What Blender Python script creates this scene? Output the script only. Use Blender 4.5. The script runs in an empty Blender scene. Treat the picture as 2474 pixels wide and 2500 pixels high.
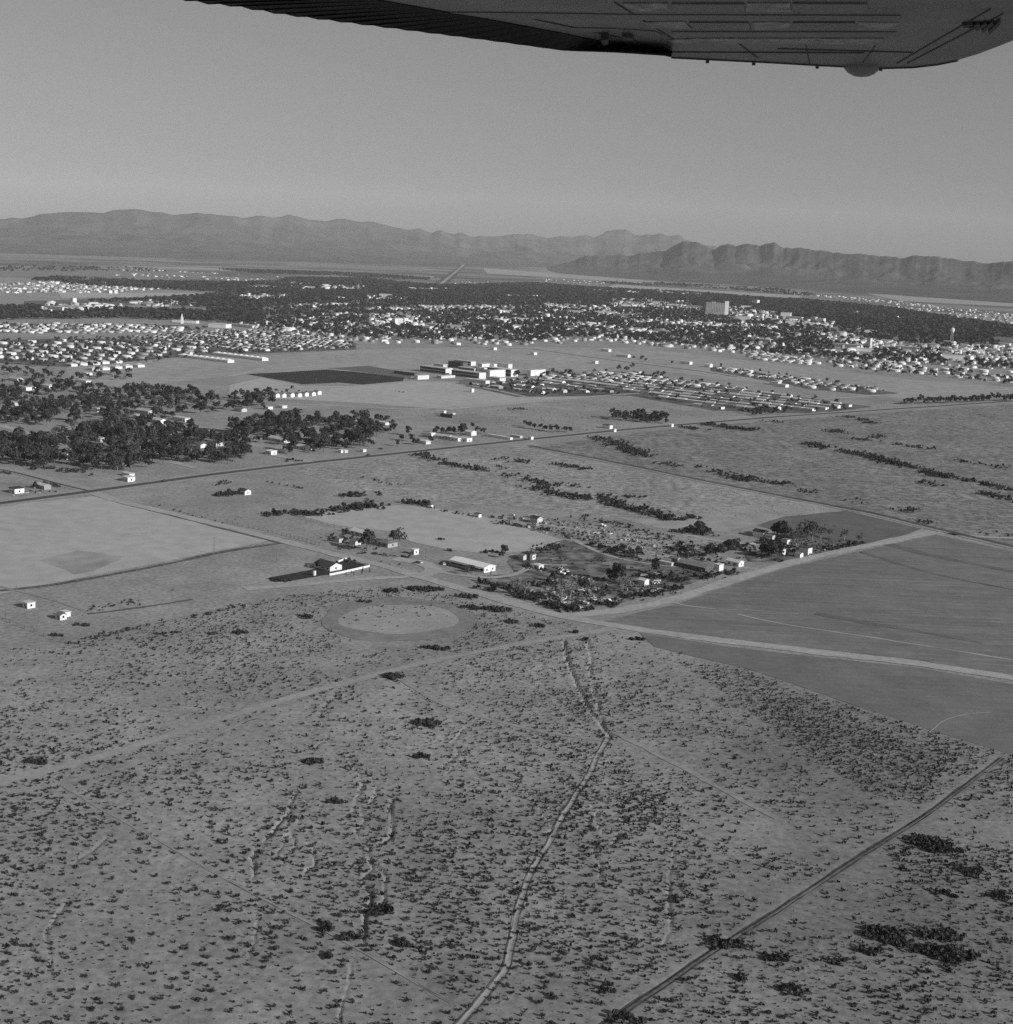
import bpy, math, random
import numpy as np
from mathutils import Matrix, Vector

# ---------------------------------------------------------------- camera, world, sun, exposure
FPX, YC, ROLL, CAMZ = 3400.0, 605.0, math.radians(2.2), 200.0      # focal length in photo pixels, horizon row, roll, flying height
SUN_AZ, SUN_EL = math.radians(-33.0), math.radians(23.0)           # towards the sun, from +X (right) towards +Y (away)
SC = bpy.context.scene
COL = SC.collection
pitch = math.atan((1250 - YC) / FPX)
_R = np.array([1, 0, 0.]); _F = np.array([0, math.cos(pitch), -math.sin(pitch)]); _U = np.array([0, math.sin(pitch), math.cos(pitch)])
CR = _R * math.cos(ROLL) + _U * math.sin(ROLL); CU = -_R * math.sin(ROLL) + _U * math.cos(ROLL); CF = _F

cam_data = bpy.data.cameras.new('camera')
cam_data.sensor_fit = 'HORIZONTAL'; cam_data.sensor_width = 56.0
cam_data.lens = 56.0 * FPX / 2474.0
cam_data.clip_start = 0.1; cam_data.clip_end = 200000.0
cam = bpy.data.objects.new('camera', cam_data); COL.objects.link(cam)
m = Matrix.Identity(4)
for i in range(3):
    m[i][0] = CR[i]; m[i][1] = CU[i]; m[i][2] = -CF[i]
m[2][3] = CAMZ
cam.matrix_world = m
SC.camera = cam

world = bpy.data.worlds.new('World'); SC.world = world; world.use_nodes = True
wn = world.node_tree; wn.nodes.clear()
sky = wn.nodes.new('ShaderNodeTexSky'); sky.sky_type = 'NISHITA'; sky.sun_disc = False
sky.sun_elevation = SUN_EL; sky.sun_rotation = math.pi / 2 - SUN_AZ
sky.altitude = 300; sky.air_density = 1.0; sky.dust_density = 2.2; sky.ozone_density = 1.0
bw = wn.nodes.new('ShaderNodeRGBToBW')                              # black and white film
bg = wn.nodes.new('ShaderNodeBackground'); bg.inputs['Strength'].default_value = 0.058
wo = wn.nodes.new('ShaderNodeOutputWorld')
wn.links.new(sky.outputs[0], bw.inputs[0]); wn.links.new(bw.outputs[0], bg.inputs[0]); wn.links.new(bg.outputs[0], wo.inputs[0])

sl = bpy.data.lights.new('sun', 'SUN'); sl.energy = 4.5; sl.angle = math.radians(0.53); sl.color = (1, 1, 1)
so = bpy.data.objects.new('sun', sl); COL.objects.link(so)
SUNV = Vector((math.cos(SUN_AZ) * math.cos(SUN_EL), math.sin(SUN_AZ) * math.cos(SUN_EL), math.sin(SUN_EL)))
so.rotation_euler = SUNV.to_track_quat('Z', 'Y').to_euler(); so.location = (300, -200, 600)

vs = SC.view_settings
vs.view_transform = 'Standard'; vs.look = 'None'; vs.exposure = 0.0; vs.gamma = 1.0; vs.use_curve_mapping = False
SC.render.engine = 'CYCLES'
SC.cycles.use_denoising = False
SC.cycles.max_bounces = 5; SC.cycles.diffuse_bounces = 2; SC.cycles.glossy_bounces = 2; SC.cycles.volume_bounces = 0
SC.cycles.transparent_max_bounces = 4
SC.cycles.volume_step_rate = 1.0

# ---------------------------------------------------------------- helpers
rng = np.random.default_rng(7)
random.seed(7)
EA = np.array([math.cos(math.radians(48)), math.sin(math.radians(48))])      # the paved road's direction
EB = np.array([math.cos(math.radians(-42)), math.sin(math.radians(-42))])    # across it, towards the sun
YAW = math.radians(-42)

def rays(px, py):
    px = np.asarray(px, float); py = np.asarray(py, float)
    return CF[None, :] + CR[None, :] * ((px.reshape(-1, 1) - 1237) / FPX) - CU[None, :] * ((py.reshape(-1, 1) - 1250) / FPX)
def Gs(pts, z=0.0):
    p = np.asarray(pts, float).reshape(-1, 2); d = rays(p[:, 0], p[:, 1])
    t = (z - CAMZ) / d[:, 2]
    return d[:, :2] * t[:, None]
def G(px, py, z=0.0):
    return Gs([(px, py)], z)[0]
def pix(x, y, z=0.0):                                               # back to photo coordinates, to leave out what the frame misses
    p = np.stack([np.asarray(x, float), np.asarray(y, float), np.zeros_like(np.asarray(x, float)) + z - CAMZ], -1)
    d = p @ CF
    return 1237 + FPX * (p @ CR) / d, 1250 - FPX * (p @ CU) / d

def hash2(ix, iy, s):
    n = np.sin(ix * 127.1 + iy * 311.7 + s * 74.7) * 43758.5453
    return n - np.floor(n)
def vnoise(x, y, s=0):
    x = np.asarray(x, float); y = np.asarray(y, float)
    ix = np.floor(x); iy = np.floor(y); fx = x - ix; fy = y - iy
    fx = fx * fx * (3 - 2 * fx); fy = fy * fy * (3 - 2 * fy)
    a = hash2(ix, iy, s); b = hash2(ix + 1, iy, s); c = hash2(ix, iy + 1, s); d = hash2(ix + 1, iy + 1, s)
    return (a + (b - a) * fx) * (1 - fy) + (c + (d - c) * fx) * fy
def fbm(x, y, o=4, s=0):
    t = 0; a = 0.5; n = 0
    for i in range(o):
        t = t + a * vnoise(x, y, s + i); n += a; a *= 0.5; x = x * 2.03 + 13.7; y = y * 2.03 + 7.1
    return t / n
def inpoly(x, y, poly):
    inside = np.zeros(np.shape(x), bool); n = len(poly)
    for i in range(n):
        x0, y0 = poly[i]; x1, y1 = poly[(i + 1) % n]
        c = ((y0 > y) != (y1 > y)) & (x < (x1 - x0) * (y - y0) / (y1 - y0 + 1e-12) + x0)
        inside ^= c
    return inside
def dist_poly(x, y, pl):
    d = np.full(np.shape(x), 1e9)
    for a, b in zip(pl[:-1], pl[1:]):
        ex, ey = b[0] - a[0], b[1] - a[1]; L = ex * ex + ey * ey + 1e-9
        t = np.clip(((x - a[0]) * ex + (y - a[1]) * ey) / L, 0, 1)
        d = np.minimum(d, np.hypot(x - a[0] - t * ex, y - a[1] - t * ey))
    return d

def mesh_np(name, v, f, mat=None, smooth=False):
    v = np.asarray(v, np.float32).reshape(-1, 3); f = np.asarray(f, np.int32)
    me = bpy.data.meshes.new(name); k = f.shape[1]
    me.vertices.add(len(v)); me.vertices.foreach_set('co', v.ravel())
    me.loops.add(f.size); me.loops.foreach_set('vertex_index', f.ravel())
    me.polygons.add(len(f)); me.polygons.foreach_set('loop_start', np.arange(0, f.size, k, dtype=np.int32))
    me.polygons.foreach_set('loop_total', np.full(len(f), k, np.int32))
    if smooth: me.polygons.foreach_set('use_smooth', np.ones(len(f), bool))
    me.update(calc_edges=True)
    if mat: me.materials.append(mat)
    return me
class MB:
    """collects faces of one part"""
    def __init__(s): s.v = []; s.f = []
    def add(s, v, f):
        o = len(s.v); s.v += [tuple(map(float, p)) for p in v]; s.f += [tuple(i + o for i in q) for q in f]; return s
    def box(s, x0, x1, y0, y1, z0, z1):
        return s.add([(x0, y0, z0), (x1, y0, z0), (x1, y1, z0), (x0, y1, z0), (x0, y0, z1), (x1, y0, z1), (x1, y1, z1), (x0, y1, z1)],
                     [(3, 2, 1, 0), (4, 5, 6, 7), (0, 1, 5, 4), (1, 2, 6, 5), (2, 3, 7, 6), (3, 0, 4, 7)])
    def prism(s, poly, z0, z1):
        n = len(poly)
        return s.add([(x, y, z0) for x, y in poly] + [(x, y, z1) for x, y in poly],
                     [tuple(range(n - 1, -1, -1)), tuple(range(n, 2 * n))] + [(i, (i + 1) % n, n + (i + 1) % n, n + i) for i in range(n)])
    def tube(s, p, q, r0, r1, n=6):
        p = Vector(p); q = Vector(q); d = (q - p).normalized()
        a = d.orthogonal().normalized(); b = d.cross(a)
        v = []
        for c, r in ((p, r0), (q, r1)):
            for i in range(n):
                t = 2 * math.pi * i / n; v.append(c + a * (r * math.cos(t)) + b * (r * math.sin(t)))
        return s.add(v, [(i, (i + 1) % n, n + (i + 1) % n, n + i) for i in range(n)] + [tuple(range(n - 1, -1, -1)), tuple(range(n, 2 * n))])
    def mesh(s, name, mat):
        me = bpy.data.meshes.new(name); me.from_pydata(s.v, [], s.f); me.update(); me.materials.append(mat); return me
def ob(name, mesh, parent=None, loc=None, rz=0.0, scale=None):
    o = bpy.data.objects.new(name, mesh); COL.objects.link(o)
    if parent is not None: o.parent = parent
    if loc is not None: o.location = loc
    if rz: o.rotation_euler = (0, 0, rz)
    if scale is not None: o.scale = scale if hasattr(scale, '__len__') else (scale,) * 3
    return o
def tag(o, label=None, cat=None, group=None, kind=None):
    if label: o['label'] = label
    if cat: o['category'] = cat
    if group: o['group'] = group
    if kind: o['kind'] = kind
    return o
def thing(name, label, cat, loc, parts, group=None, rz=0.0, scale=None):
    """an Empty at the base with part meshes; a part is (name, mesh) or (name, mesh, [(sub name, mesh)])"""
    r = ob(name, None, None, loc, rz, scale); tag(r, label, cat, group)
    r.empty_display_size = 0.5
    for p in parts:
        q = ob(p[0], p[1], r)
        if len(p) > 2:
            for s in p[2]: ob(s[0], s[1], q)
    return r
def structure(name, mesh): return tag(ob(name, mesh), kind='structure')
ORD = ['', 'first', 'second', 'third', 'fourth', 'fifth', 'sixth', 'seventh', 'eighth', 'ninth', 'tenth', 'eleventh', 'twelfth', 'thirteenth', 'fourteenth',
       'fifteenth', 'sixteenth', 'seventeenth', 'eighteenth', 'nineteenth', 'twentieth']
def ordinal(n):
    if n <= 20: return ORD[n]
    t = ['', '', 'twenty', 'thirty', 'forty', 'fifty', 'sixty', 'seventy'][n // 10]
    return t + '-' + ORD[n % 10] if n % 10 else t[:-1] + 'ieth'

# ---------------------------------------------------------------- materials (all neutral: black and white film)
def material(name, lo, hi=None, scale=0.5, detail=4.0, rough=0.9, spec=0.15, big=None, rnd=0.0, furrow=None, metal=0.0, bump=0.0, ramp=(0.35, 0.65), dirt=None):
    mt = bpy.data.materials.new(name); mt.use_nodes = True; nt = mt.node_tree; N = nt.nodes; L = nt.links
    b = N['Principled BSDF']; b.inputs['Roughness'].default_value = rough; b.inputs['Specular IOR Level'].default_value = spec; b.inputs['Metallic'].default_value = metal
    hi = lo if hi is None else hi
    geo = N.new('ShaderNodeNewGeometry'); no = N.new('ShaderNodeTexNoise'); no.inputs['Scale'].default_value = scale; no.inputs['Detail'].default_value = detail
    L.new(geo.outputs['Position'], no.inputs['Vector'])
    mr = N.new('ShaderNodeMapRange'); mr.inputs['From Min'].default_value = ramp[0]; mr.inputs['From Max'].default_value = ramp[1]
    mr.inputs['To Min'].default_value = lo; mr.inputs['To Max'].default_value = hi
    L.new(no.outputs['Fac'], mr.inputs['Value']); val = mr.outputs['Result']
    def mul(v, w):
        q = N.new('ShaderNodeMath'); q.operation = 'MULTIPLY'; L.new(v, q.inputs[0])
        if isinstance(w, (int, float)): q.inputs[1].default_value = w
        else: L.new(w, q.inputs[1])
        return q.outputs[0]
    for sc, amt in (big or []):
        n2 = N.new('ShaderNodeTexNoise'); n2.inputs['Scale'].default_value = sc; n2.inputs['Detail'].default_value = 3
        L.new(geo.outputs['Position'], n2.inputs['Vector'])
        m2 = N.new('ShaderNodeMapRange'); m2.inputs['From Min'].default_value = 0.3; m2.inputs['From Max'].default_value = 0.7
        m2.inputs['To Min'].default_value = 1 - amt; m2.inputs['To Max'].default_value = 1 + amt
        L.new(n2.outputs['Fac'], m2.inputs['Value']); val = mul(val, m2.outputs['Result'])
    if furrow:                                                       # (direction angle, lines per metre, amount)
        mp = N.new('ShaderNodeMapping'); mp.inputs['Rotation'].default_value = (0, 0, -furrow[0]); mp.inputs['Scale'].default_value = (0.012, furrow[1], 0)
        L.new(geo.outputs['Position'], mp.inputs['Vector'])
        n3 = N.new('ShaderNodeTexNoise'); n3.inputs['Scale'].default_value = 1.0; n3.inputs['Detail'].default_value = 5; n3.inputs['Roughness'].default_value = 0.65
        L.new(mp.outputs[0], n3.inputs['Vector'])
        m3 = N.new('ShaderNodeMapRange'); m3.inputs['From Min'].default_value = 0.3; m3.inputs['From Max'].default_value = 0.7
        m3.inputs['To Min'].default_value = 1 - furrow[2]; m3.inputs['To Max'].default_value = 1 + furrow[2]
        L.new(n3.outputs['Fac'], m3.inputs['Value']); val = mul(val, m3.outputs['Result'])
    if rnd:
        oi = N.new('ShaderNodeObjectInfo'); m4 = N.new('ShaderNodeMapRange'); m4.inputs['To Min'].default_value = 1 - rnd; m4.inputs['To Max'].default_value = 1 + rnd
        L.new(oi.outputs['Random'], m4.inputs['Value']); val = mul(val, m4.outputs['Result'])
    cb = N.new('ShaderNodeCombineColor')
    for i in range(3): L.new(val, cb.inputs[i])
    L.new(cb.outputs[0], b.inputs['Base Color'])
    if bump:
        bp = N.new('ShaderNodeBump'); bp.inputs['Strength'].default_value = 1.0; bp.inputs['Distance'].default_value = bump
        L.new(no.outputs['Fac'], bp.inputs['Height']); L.new(bp.outputs[0], b.inputs['Normal'])
    return mt
M = {}
M['desert'] = material('desert_soil', 0.225, 0.34, 0.35, 8, big=[(0.012, 0.15), (0.05, 0.13), (2.2, 0.12)], bump=0.12)
M['sand'] = material('wash_sand', 0.34, 0.42, 0.4, 6, big=[(0.05, 0.08)])
M['dirt'] = material('dirt_road_soil', 0.33, 0.42, 0.25, 7, big=[(0.03, 0.08), (1.5, 0.07)])
M['dirt_dim'] = material('dull_dirt_soil', 0.285, 0.355, 0.25, 7, big=[(0.03, 0.1), (1.0, 0.08)])
M['track'] = material('wheel_track_soil', 0.24, 0.33, 0.3, 6, big=[(0.05, 0.10)])
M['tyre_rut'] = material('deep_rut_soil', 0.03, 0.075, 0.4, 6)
M['rut'] = material('dark_rut_soil', 0.075, 0.14, 0.5, 6, big=[(0.05, 0.2)])
M['asphalt'] = material('asphalt', 0.07, 0.095, 0.6, 5, rough=0.8, big=[(0.02, 0.1)])
M['shoulder'] = material('gravel_shoulder', 0.28, 0.35, 0.3, 6)
M['field_light'] = material('bare_field_soil', 0.37, 0.44, 0.08, 6, big=[(0.01, 0.05), (0.7, 0.04)])
M['field_mid'] = material('stubble_field', 0.29, 0.38, 0.05, 6, big=[(0.006, 0.08), (0.4, 0.08)])
M['plowed'] = material('ploughed_soil', 0.165, 0.2, 0.05, 6, big=[(0.008, 0.08), (0.9, 0.10), (0.2, 0.07)], furrow=(math.radians(24), 0.25, 0.24))
M['plowed2'] = material('harrowed_soil', 0.155, 0.185, 0.05, 6, big=[(0.01, 0.07), (0.9, 0.12), (0.2, 0.06)], furrow=(math.radians(-30), 0.3, 0.12))
M['pasture'] = material('dark_pasture', 0.12, 0.155, 0.05, 6, big=[(0.3, 0.08)])
M['damp'] = material('damp_field_soil', 0.27, 0.36, 0.03, 6, big=[(0.08, 0.15)], ramp=(0.38, 0.62))
M['scrub'] = material('dry_scrub_grass', 0.22, 0.37, 0.16, 6, big=[(0.012, 0.12), (0.04, 0.12)], ramp=(0.38, 0.62))
M['scrub_dark'] = material('dark_scrub_grass', 0.15, 0.28, 0.13, 6, big=[(0.012, 0.14), (0.035, 0.16)], ramp=(0.38, 0.62))
M['garden'] = material('damp_garden_soil', 0.035, 0.15, 0.045, 6, big=[(0.4, 0.15)], furrow=(YAW, 0.12, 0.35))
M['turf'] = material('irrigated_turf', 0.030, 0.042, 0.05, 5, big=[(0.5, 0.1)])
M['yard'] = material('shaded_tract_yards', 0.07, 0.17, 0.03, 5, big=[(0.1, 0.2)])
M['lawn'] = material('dark_lawn', 0.028, 0.045, 0.3, 5, bump=0.05)
M['mountain'] = material('desert_mountain_rock', 0.065, 0.105, 0.004, 9, big=[(0.0012, 0.15)], bump=6.0)
M['plain'] = material('far_valley_floor', 0.10, 0.25, 0.0016, 9, big=[(0.0006, 0.25), (0.005, 0.2)], ramp=(0.38, 0.62))
M['yard_soil'] = material('littered_yard_soil', 0.06, 0.24, 0.12, 8, big=[(0.04, 0.3)], ramp=(0.36, 0.64))
M['ringtrack'] = material('worn_ring_soil', 0.19, 0.25, 0.2, 6, big=[(0.05, 0.1)])
M['leaf'] = material('leaf', 0.025, 0.055, 0.5, 3, rough=0.8, rnd=0.25)
M['leaf_far'] = material('distant_leaf', 0.022, 0.052, 0.05, 4, rough=0.9)
M['leaf_pale'] = material('thin_dusty_leaf', 0.05, 0.09, 0.5, 3, rnd=0.2)
M['bush'] = material('desert_bush', 0.026, 0.06, 0.6, 3, rnd=0.25)
M['creosote'] = material('creosote_leaf', 0.026, 0.058, 0.8, 3, rnd=0.3)
M['bark'] = material('bark', 0.08, 0.14, 2.0, 3)
M['bare'] = material('bare_grey_branch', 0.17, 0.27, 1.0, 3)
M['white'] = material('white_stucco', 0.66, 0.76, 0.6, 4, rnd=0.04)
M['cream'] = material('pale_stucco', 0.50, 0.62, 0.6, 4, rnd=0.15)
M['greywall'] = material('grey_stucco', 0.28, 0.38, 0.6, 4, rnd=0.15)
M['roof_white'] = material('white_gravel_roof', 0.48, 0.60, 0.5, 5, rnd=0.12)
M['roof_metal'] = material('white_metal_roof', 0.84, 0.9, 0.4, 4, rough=0.45, spec=0.5)
M['roof_grey'] = material('grey_shingle_roof', 0.16, 0.24, 0.8, 5, rnd=0.25)
M['roof_dark'] = material('dark_shingle_roof', 0.045, 0.07, 1.0, 5, rnd=0.2)
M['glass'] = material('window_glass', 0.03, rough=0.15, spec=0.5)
M['wood'] = material('weathered_wood', 0.09, 0.16, 2.0, 4)
M['darkwall'] = material('dark_weathered_wall', 0.08, 0.14, 1.0, 4)
M['steel'] = material('galvanised_steel', 0.45, 0.55, 1.0, 4, rough=0.5, spec=0.5)
M['paint_white'] = material('white_car_paint', 0.72, 0.78, 0.8, 3, rough=0.3, spec=0.5, rnd=0.05)
M['paint_mid'] = material('faded_car_paint', 0.14, 0.35, 0.15, 2, rough=0.4, spec=0.5, rnd=0.4)
M['paint_dark'] = material('dark_car_paint', 0.035, 0.07, 0.5, 3, rough=0.35, spec=0.5)
M['rubber'] = material('tyre_rubber', 0.03)
M['scrap'] = material('mixed_scrap', 0.05, 0.45, 0.5, 5, rnd=0.4, ramp=(0.4, 0.62))
M['hotel'] = material('tan_concrete', 0.2, 0.24, 0.05, 4)
M['wing_skin'] = material('painted_wing_skin', 0.10, 0.155, 2.5, 6, rough=0.42, spec=0.5, big=[(9.0, 0.06)])
M['wing_panel'] = material('wing_panel_paint', 0.10, 0.13, 3.0, 6, rough=0.4, spec=0.5)
M['wing_bright'] = material('worn_wing_paint', 0.13, 0.28, 14.0, 8, rough=0.45, spec=0.5, ramp=(0.4, 0.6))
M['wing_seam'] = material('wing_seam', 0.06, rough=0.6)
M['wing_shade'] = material('shaded_flap_paint', 0.016, 0.024, 4.0, 4, rough=0.7)
M['lens'] = material('smoked_lamp_lens', 0.18, rough=0.2, spec=0.5)

# ---------------------------------------------------------------- ground with washes
def gp(pts): return Gs(pts)
GULLY = [  # photo polyline, width m, depth m
    ([(1105, 2520), (1240, 2352), (1253, 2268), (1279, 2184), (1318, 2086), (1351, 2041), (1409, 1937), (1448, 1872), (1487, 1798)], 3.4, 1.1),
    ([(1487, 1798), (1441, 1736), (1403, 1665), (1383, 1600), (1376, 1562)], 3.0, 1.5),
    ([(1487, 1798), (1466, 1740), (1446, 1684), (1441, 1600), (1436, 1560)], 2.2, 0.9),
    ([(1351, 2041), (1328, 1985), (1316, 1960), (1280, 1925)], 1.6, 0.8),
    ([(720, 1930), (770, 1972), (732, 2002), (700, 2056), (672, 2092), (640, 2080), (626, 2067)], 1.3, 0.7),
    ([(720, 1930), (700, 1982), (662, 2040), (626, 2067), (610, 2150), (600, 2165)], 1.5, 0.8),
    ([(850, 1846), (882, 1892), (885, 1938), (862, 1982)], 1.4, 0.7),
    ([(905, 1892), (912, 1925), (905, 1962)], 1.3, 0.6),
    ([(962, 1955), (960, 2028), (898, 2083), (905, 2120), (892, 2150), (905, 2230), (890, 2300)], 1.7, 0.9),
    ([(1148, 1772), (1110, 1812), (1120, 1840), (1085, 1872)], 1.4, 0.7),
    ([(1450, 1968), (1456, 2020), (1475, 2040), (1508, 2040), (1495, 2060)], 1.5, 0.8),
    ([(1440, 2072), (1465, 2110), (1464, 2140)], 1.2, 0.6),
    ([(1640, 2055), (1628, 2140), (1640, 2260), (1615, 2310)], 1.3, 0.5),
    ([(620, 2230), (640, 2270), (632, 2300), (605, 2345)], 1.2, 0.6),
    ([(862, 2345), (838, 2420), (830, 2500)], 1.4, 0.5),
    ([(160, 2200), (120, 2270), (118, 2370)], 1.3, 0.6),
    ([(0, 1990), (60, 1975), (72, 1960)], 1.2, 0.5),
    ([(820, 1700), (775, 1752), (800, 1800), (768, 1830)], 1.2, 0.6),
    ([(262, 2045), (220, 2080), (180, 2108)], 1.5, 0.5),
    ([(700, 1990), (702, 2018), (710, 2051), (716, 2083), (695, 2106)], 1.4, 0.7),
    ([(760, 2060), (772, 2074), (768, 2092), (767, 2117), (745, 2133)], 1.1, 0.8),
    ([(880, 1960), (887, 1976), (895, 1991), (897, 2005), (875, 2037)], 1.1, 0.6),
    ([(930, 2110), (945, 2141), (934, 2174), (933, 2201), (919, 2234)], 1.3, 0.8),
    ([(1120, 1830), (1132, 1849), (1124, 1864), (1107, 1878), (1097, 1903)], 1.0, 0.7),
]
GUL = [(gp(p), w, d) for p, w, d in GULLY]
def jitter_line(pl, step, amp, seed):
    out = []; s = 0.0
    for a, b in zip(pl[:-1], pl[1:]):
        L = math.hypot(*(b - a)); n = max(1, int(L / step)); nn = np.array([-(b - a)[1], (b - a)[0]]) / max(L, 1e-6)
        for i in range(n):
            s += step; w = (vnoise(np.array([s * 0.09]), np.array([seed * 3.1]), 5)[0] - 0.5) * 2 * amp + (vnoise(np.array([s * 0.45]), np.array([seed * 1.7]), 9)[0] - 0.5) * amp
            out.append(a + (b - a) * i / n + nn * w)
    out.append(pl[-1]); return np.array(out)
GUL = [(jitter_line(p, 2.0, 0.9 if i < 3 else 1.7, i), w * (0.26 if i < 3 else 0.36), d * (0.16 if i == 0 else 0.75)) for i, (p, w, d) in enumerate(GUL)]
RUT = gp([(1460, 2514), (1649, 2385), (1753, 2313), (1882, 2235), (2077, 2106), (2272, 1983), (2447, 1850)])
def height(x, y):
    x = np.asarray(x, float); y = np.asarray(y, float); r = np.hypot(x, y)
    near = np.clip((860 - r) / 200, 0, 1)
    z = near * ((fbm(x / 60, y / 60, 3, 3) - 0.5) * 0.22 + (fbm(x / 9, y / 9, 3, 8) - 0.5) * 0.22)
    sel = (r < 1000) & (y > 0)
    if sel.any():
        xs, ys = x[sel], y[sel]; dz = np.zeros_like(xs)
        for pl, w, d in GUL:
            lo = pl.min(0) - 12; hi = pl.max(0) + 12
            k = (xs > lo[0]) & (xs < hi[0]) & (ys > lo[1]) & (ys < hi[1])
            if not k.any(): continue
            q = dist_poly(xs[k], ys[k], pl)
            vw = 0.35 + 1.15 * vnoise(xs[k] / 5.5, ys[k] / 5.5, 91) if w < 0.7 else 0.75 + 0.4 * vnoise(xs[k] / 9, ys[k] / 9, 92)
            g = -d * np.clip(1.25 - (q / (w * vw)) ** 3 * 1.25, 0, 1) * np.clip(vw, 0, 1)
            dz[k] = np.where(np.abs(g) > np.abs(dz[k]), g, dz[k])
        q = dist_poly(xs, ys, RUT)
        dz += -0.22 * np.exp(-((q - 0.85) / 0.4) ** 2)
        z[sel] += dz
    return z
def hz(x, y): return float(height(np.array([x]), np.array([y]))[0])

th_f = np.radians(np.linspace(90 - 25, 90 + 25, 640)); th_c = np.radians(np.linspace(90 + 25, 450 - 25, 60))[1:-1]
TH = np.concatenate([th_f, th_c])
RR = np.concatenate([[0.5, 60, 200, 290], np.exp(np.arange(math.log(318), math.log(860), 0.003)), np.exp(np.arange(math.log(862), math.log(1300), 0.01)), np.exp(np.linspace(math.log(1320), math.log(95000), 40))])
T2, R2 = np.meshgrid(TH, RR); X = R2 * np.cos(T2); Y = R2 * np.sin(T2); Z = height(X.ravel(), Y.ravel())
nr, ncol = T2.shape
idx = np.arange(nr * ncol).reshape(nr, ncol); nx = np.roll(idx, -1, 1)
F4 = np.stack([idx[:-1], idx[1:], nx[1:], nx[:-1]], -1).reshape(-1, 4)[:, ::-1]
gm = mesh_np('ground', np.stack([X.ravel(), Y.ravel(), Z], -1), F4, M['desert'], smooth=True)
# sandy wash beds are their own soil: a stored sand amount per vertex, mixed in the soil material
sand = np.zeros(nr * ncol); xx, yy = X.ravel(), Y.ravel()
for pl, w, d in GUL:
    lo = pl.min(0) - 8; hi = pl.max(0) + 8; k = (xx > lo[0]) & (xx < hi[0]) & (yy > lo[1]) & (yy < hi[1])
    if k.any(): sand[k] = np.maximum(sand[k], np.clip(1.5 - dist_poly(xx[k], yy[k], pl) / w, 0, 1))
dk = np.zeros(nr * ncol); pxx, pyy = pix(xx, np.maximum(yy, 1.0))  # dark zones: frame vignette painted into soil, plus darker ground under dense shrubs
for cx_, cy_, sx_, sy_, am in ((2250, 2250, 620, 520, 1.0), (2100, 1850, 420, 220, 0.8), (1000, 2200, 300, 200, 0.35), (1300, 2500, 900, 260, 0.4)):
    gq = G(cx_, cy_); e1 = G(cx_ + sx_, cy_); e2 = G(cx_, min(2490, cy_ + sy_ * 0.5)); a1 = np.linalg.norm(e1 - gq); a2 = max(60.0, np.linalg.norm(e2 - gq) * 1.6)
    dk = np.maximum(dk, am * np.exp(-((xx - gq[0]) / a1) ** 2 - ((yy - gq[1]) / a2) ** 2) * (yy > 0))
dk *= 0.75 + 0.5 * fbm(xx / 50, yy / 50, 3, 66)
at2 = gm.attributes.new('vignette_dark_soil', 'FLOAT', 'POINT'); at2.data.foreach_set('value', dk.astype(np.float32))
at = gm.attributes.new('sand', 'FLOAT', 'POINT'); at.data.foreach_set('value', sand.astype(np.float32))
nt = M['desert'].node_tree; b = nt.nodes['Principled BSDF']; src = b.inputs['Base Color'].links[0].from_socket
an = nt.nodes.new('ShaderNodeAttribute'); an.attribute_name = 'sand'
mx = nt.nodes.new('ShaderNodeMix'); mx.data_type = 'RGBA'; mx.inputs['B'].default_value = (0.37, 0.37, 0.37, 1)
sc_ = nt.nodes.new('ShaderNodeMath'); sc_.operation = 'MULTIPLY'; sc_.inputs[1].default_value = 0.30
nt.links.new(an.outputs['Fac'], sc_.inputs[0]); nt.links.new(sc_.outputs[0], mx.inputs['Factor']); nt.links.new(src, mx.inputs['A']); nt.links.new(mx.outputs['Result'], b.inputs['Base Color'])
dn = nt.nodes.new('ShaderNodeAttribute'); dn.attribute_name = 'vignette_dark_soil'; d1 = nt.nodes.new('ShaderNodeMath'); d1.operation = 'MULTIPLY_ADD'; d1.inputs[1].default_value = -0.38; d1.inputs[2].default_value = 1.0
nt.links.new(dn.outputs['Fac'], d1.inputs[0]); mv = nt.nodes.new('ShaderNodeVectorMath'); mv.operation = 'SCALE'; nt.links.new(mx.outputs['Result'], mv.inputs[0]); nt.links.new(d1.outputs[0], mv.inputs['Scale']); nt.links.new(mv.outputs[0], b.inputs['Base Color'])
structure('ground', gm)

# ---------------------------------------------------------------- mountains
def elev(px, py):
    d = rays([px], [py])[0]; h = math.hypot(d[0], d[1]); return math.atan2(d[1], d[0]), d[2] / h
RIDGE_FAR = [(-500, 560), (-150, 545), (60, 536), (146, 518), (200, 521), (253, 526), (275, 517), (348, 515), (395, 515), (417, 522), (458, 518), (494, 515), (531, 521), (564, 524), (593, 529), (622, 529), (666, 536), (706, 529), (754, 539), (794, 540), (823, 536), (878, 544), (922, 547), (948, 555), (995, 561), (1025, 556), (1054, 566), (1076, 559), (1109, 571), (1124, 570), (1160, 580), (1215, 580), (1252, 574), (1288, 572), (1313, 579), (1365, 579), (1387, 582), (1416, 576), (1453, 577), (1489, 565), (1511, 562), (1533, 564), (1551, 572), (1581, 572), (1594, 577), (1612, 570), (1632, 576), (1658, 577), (1672, 588), (1720, 596), (1760, 606), (1900, 615), (2100, 628), (2474, 645), (2900, 660)]
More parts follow.
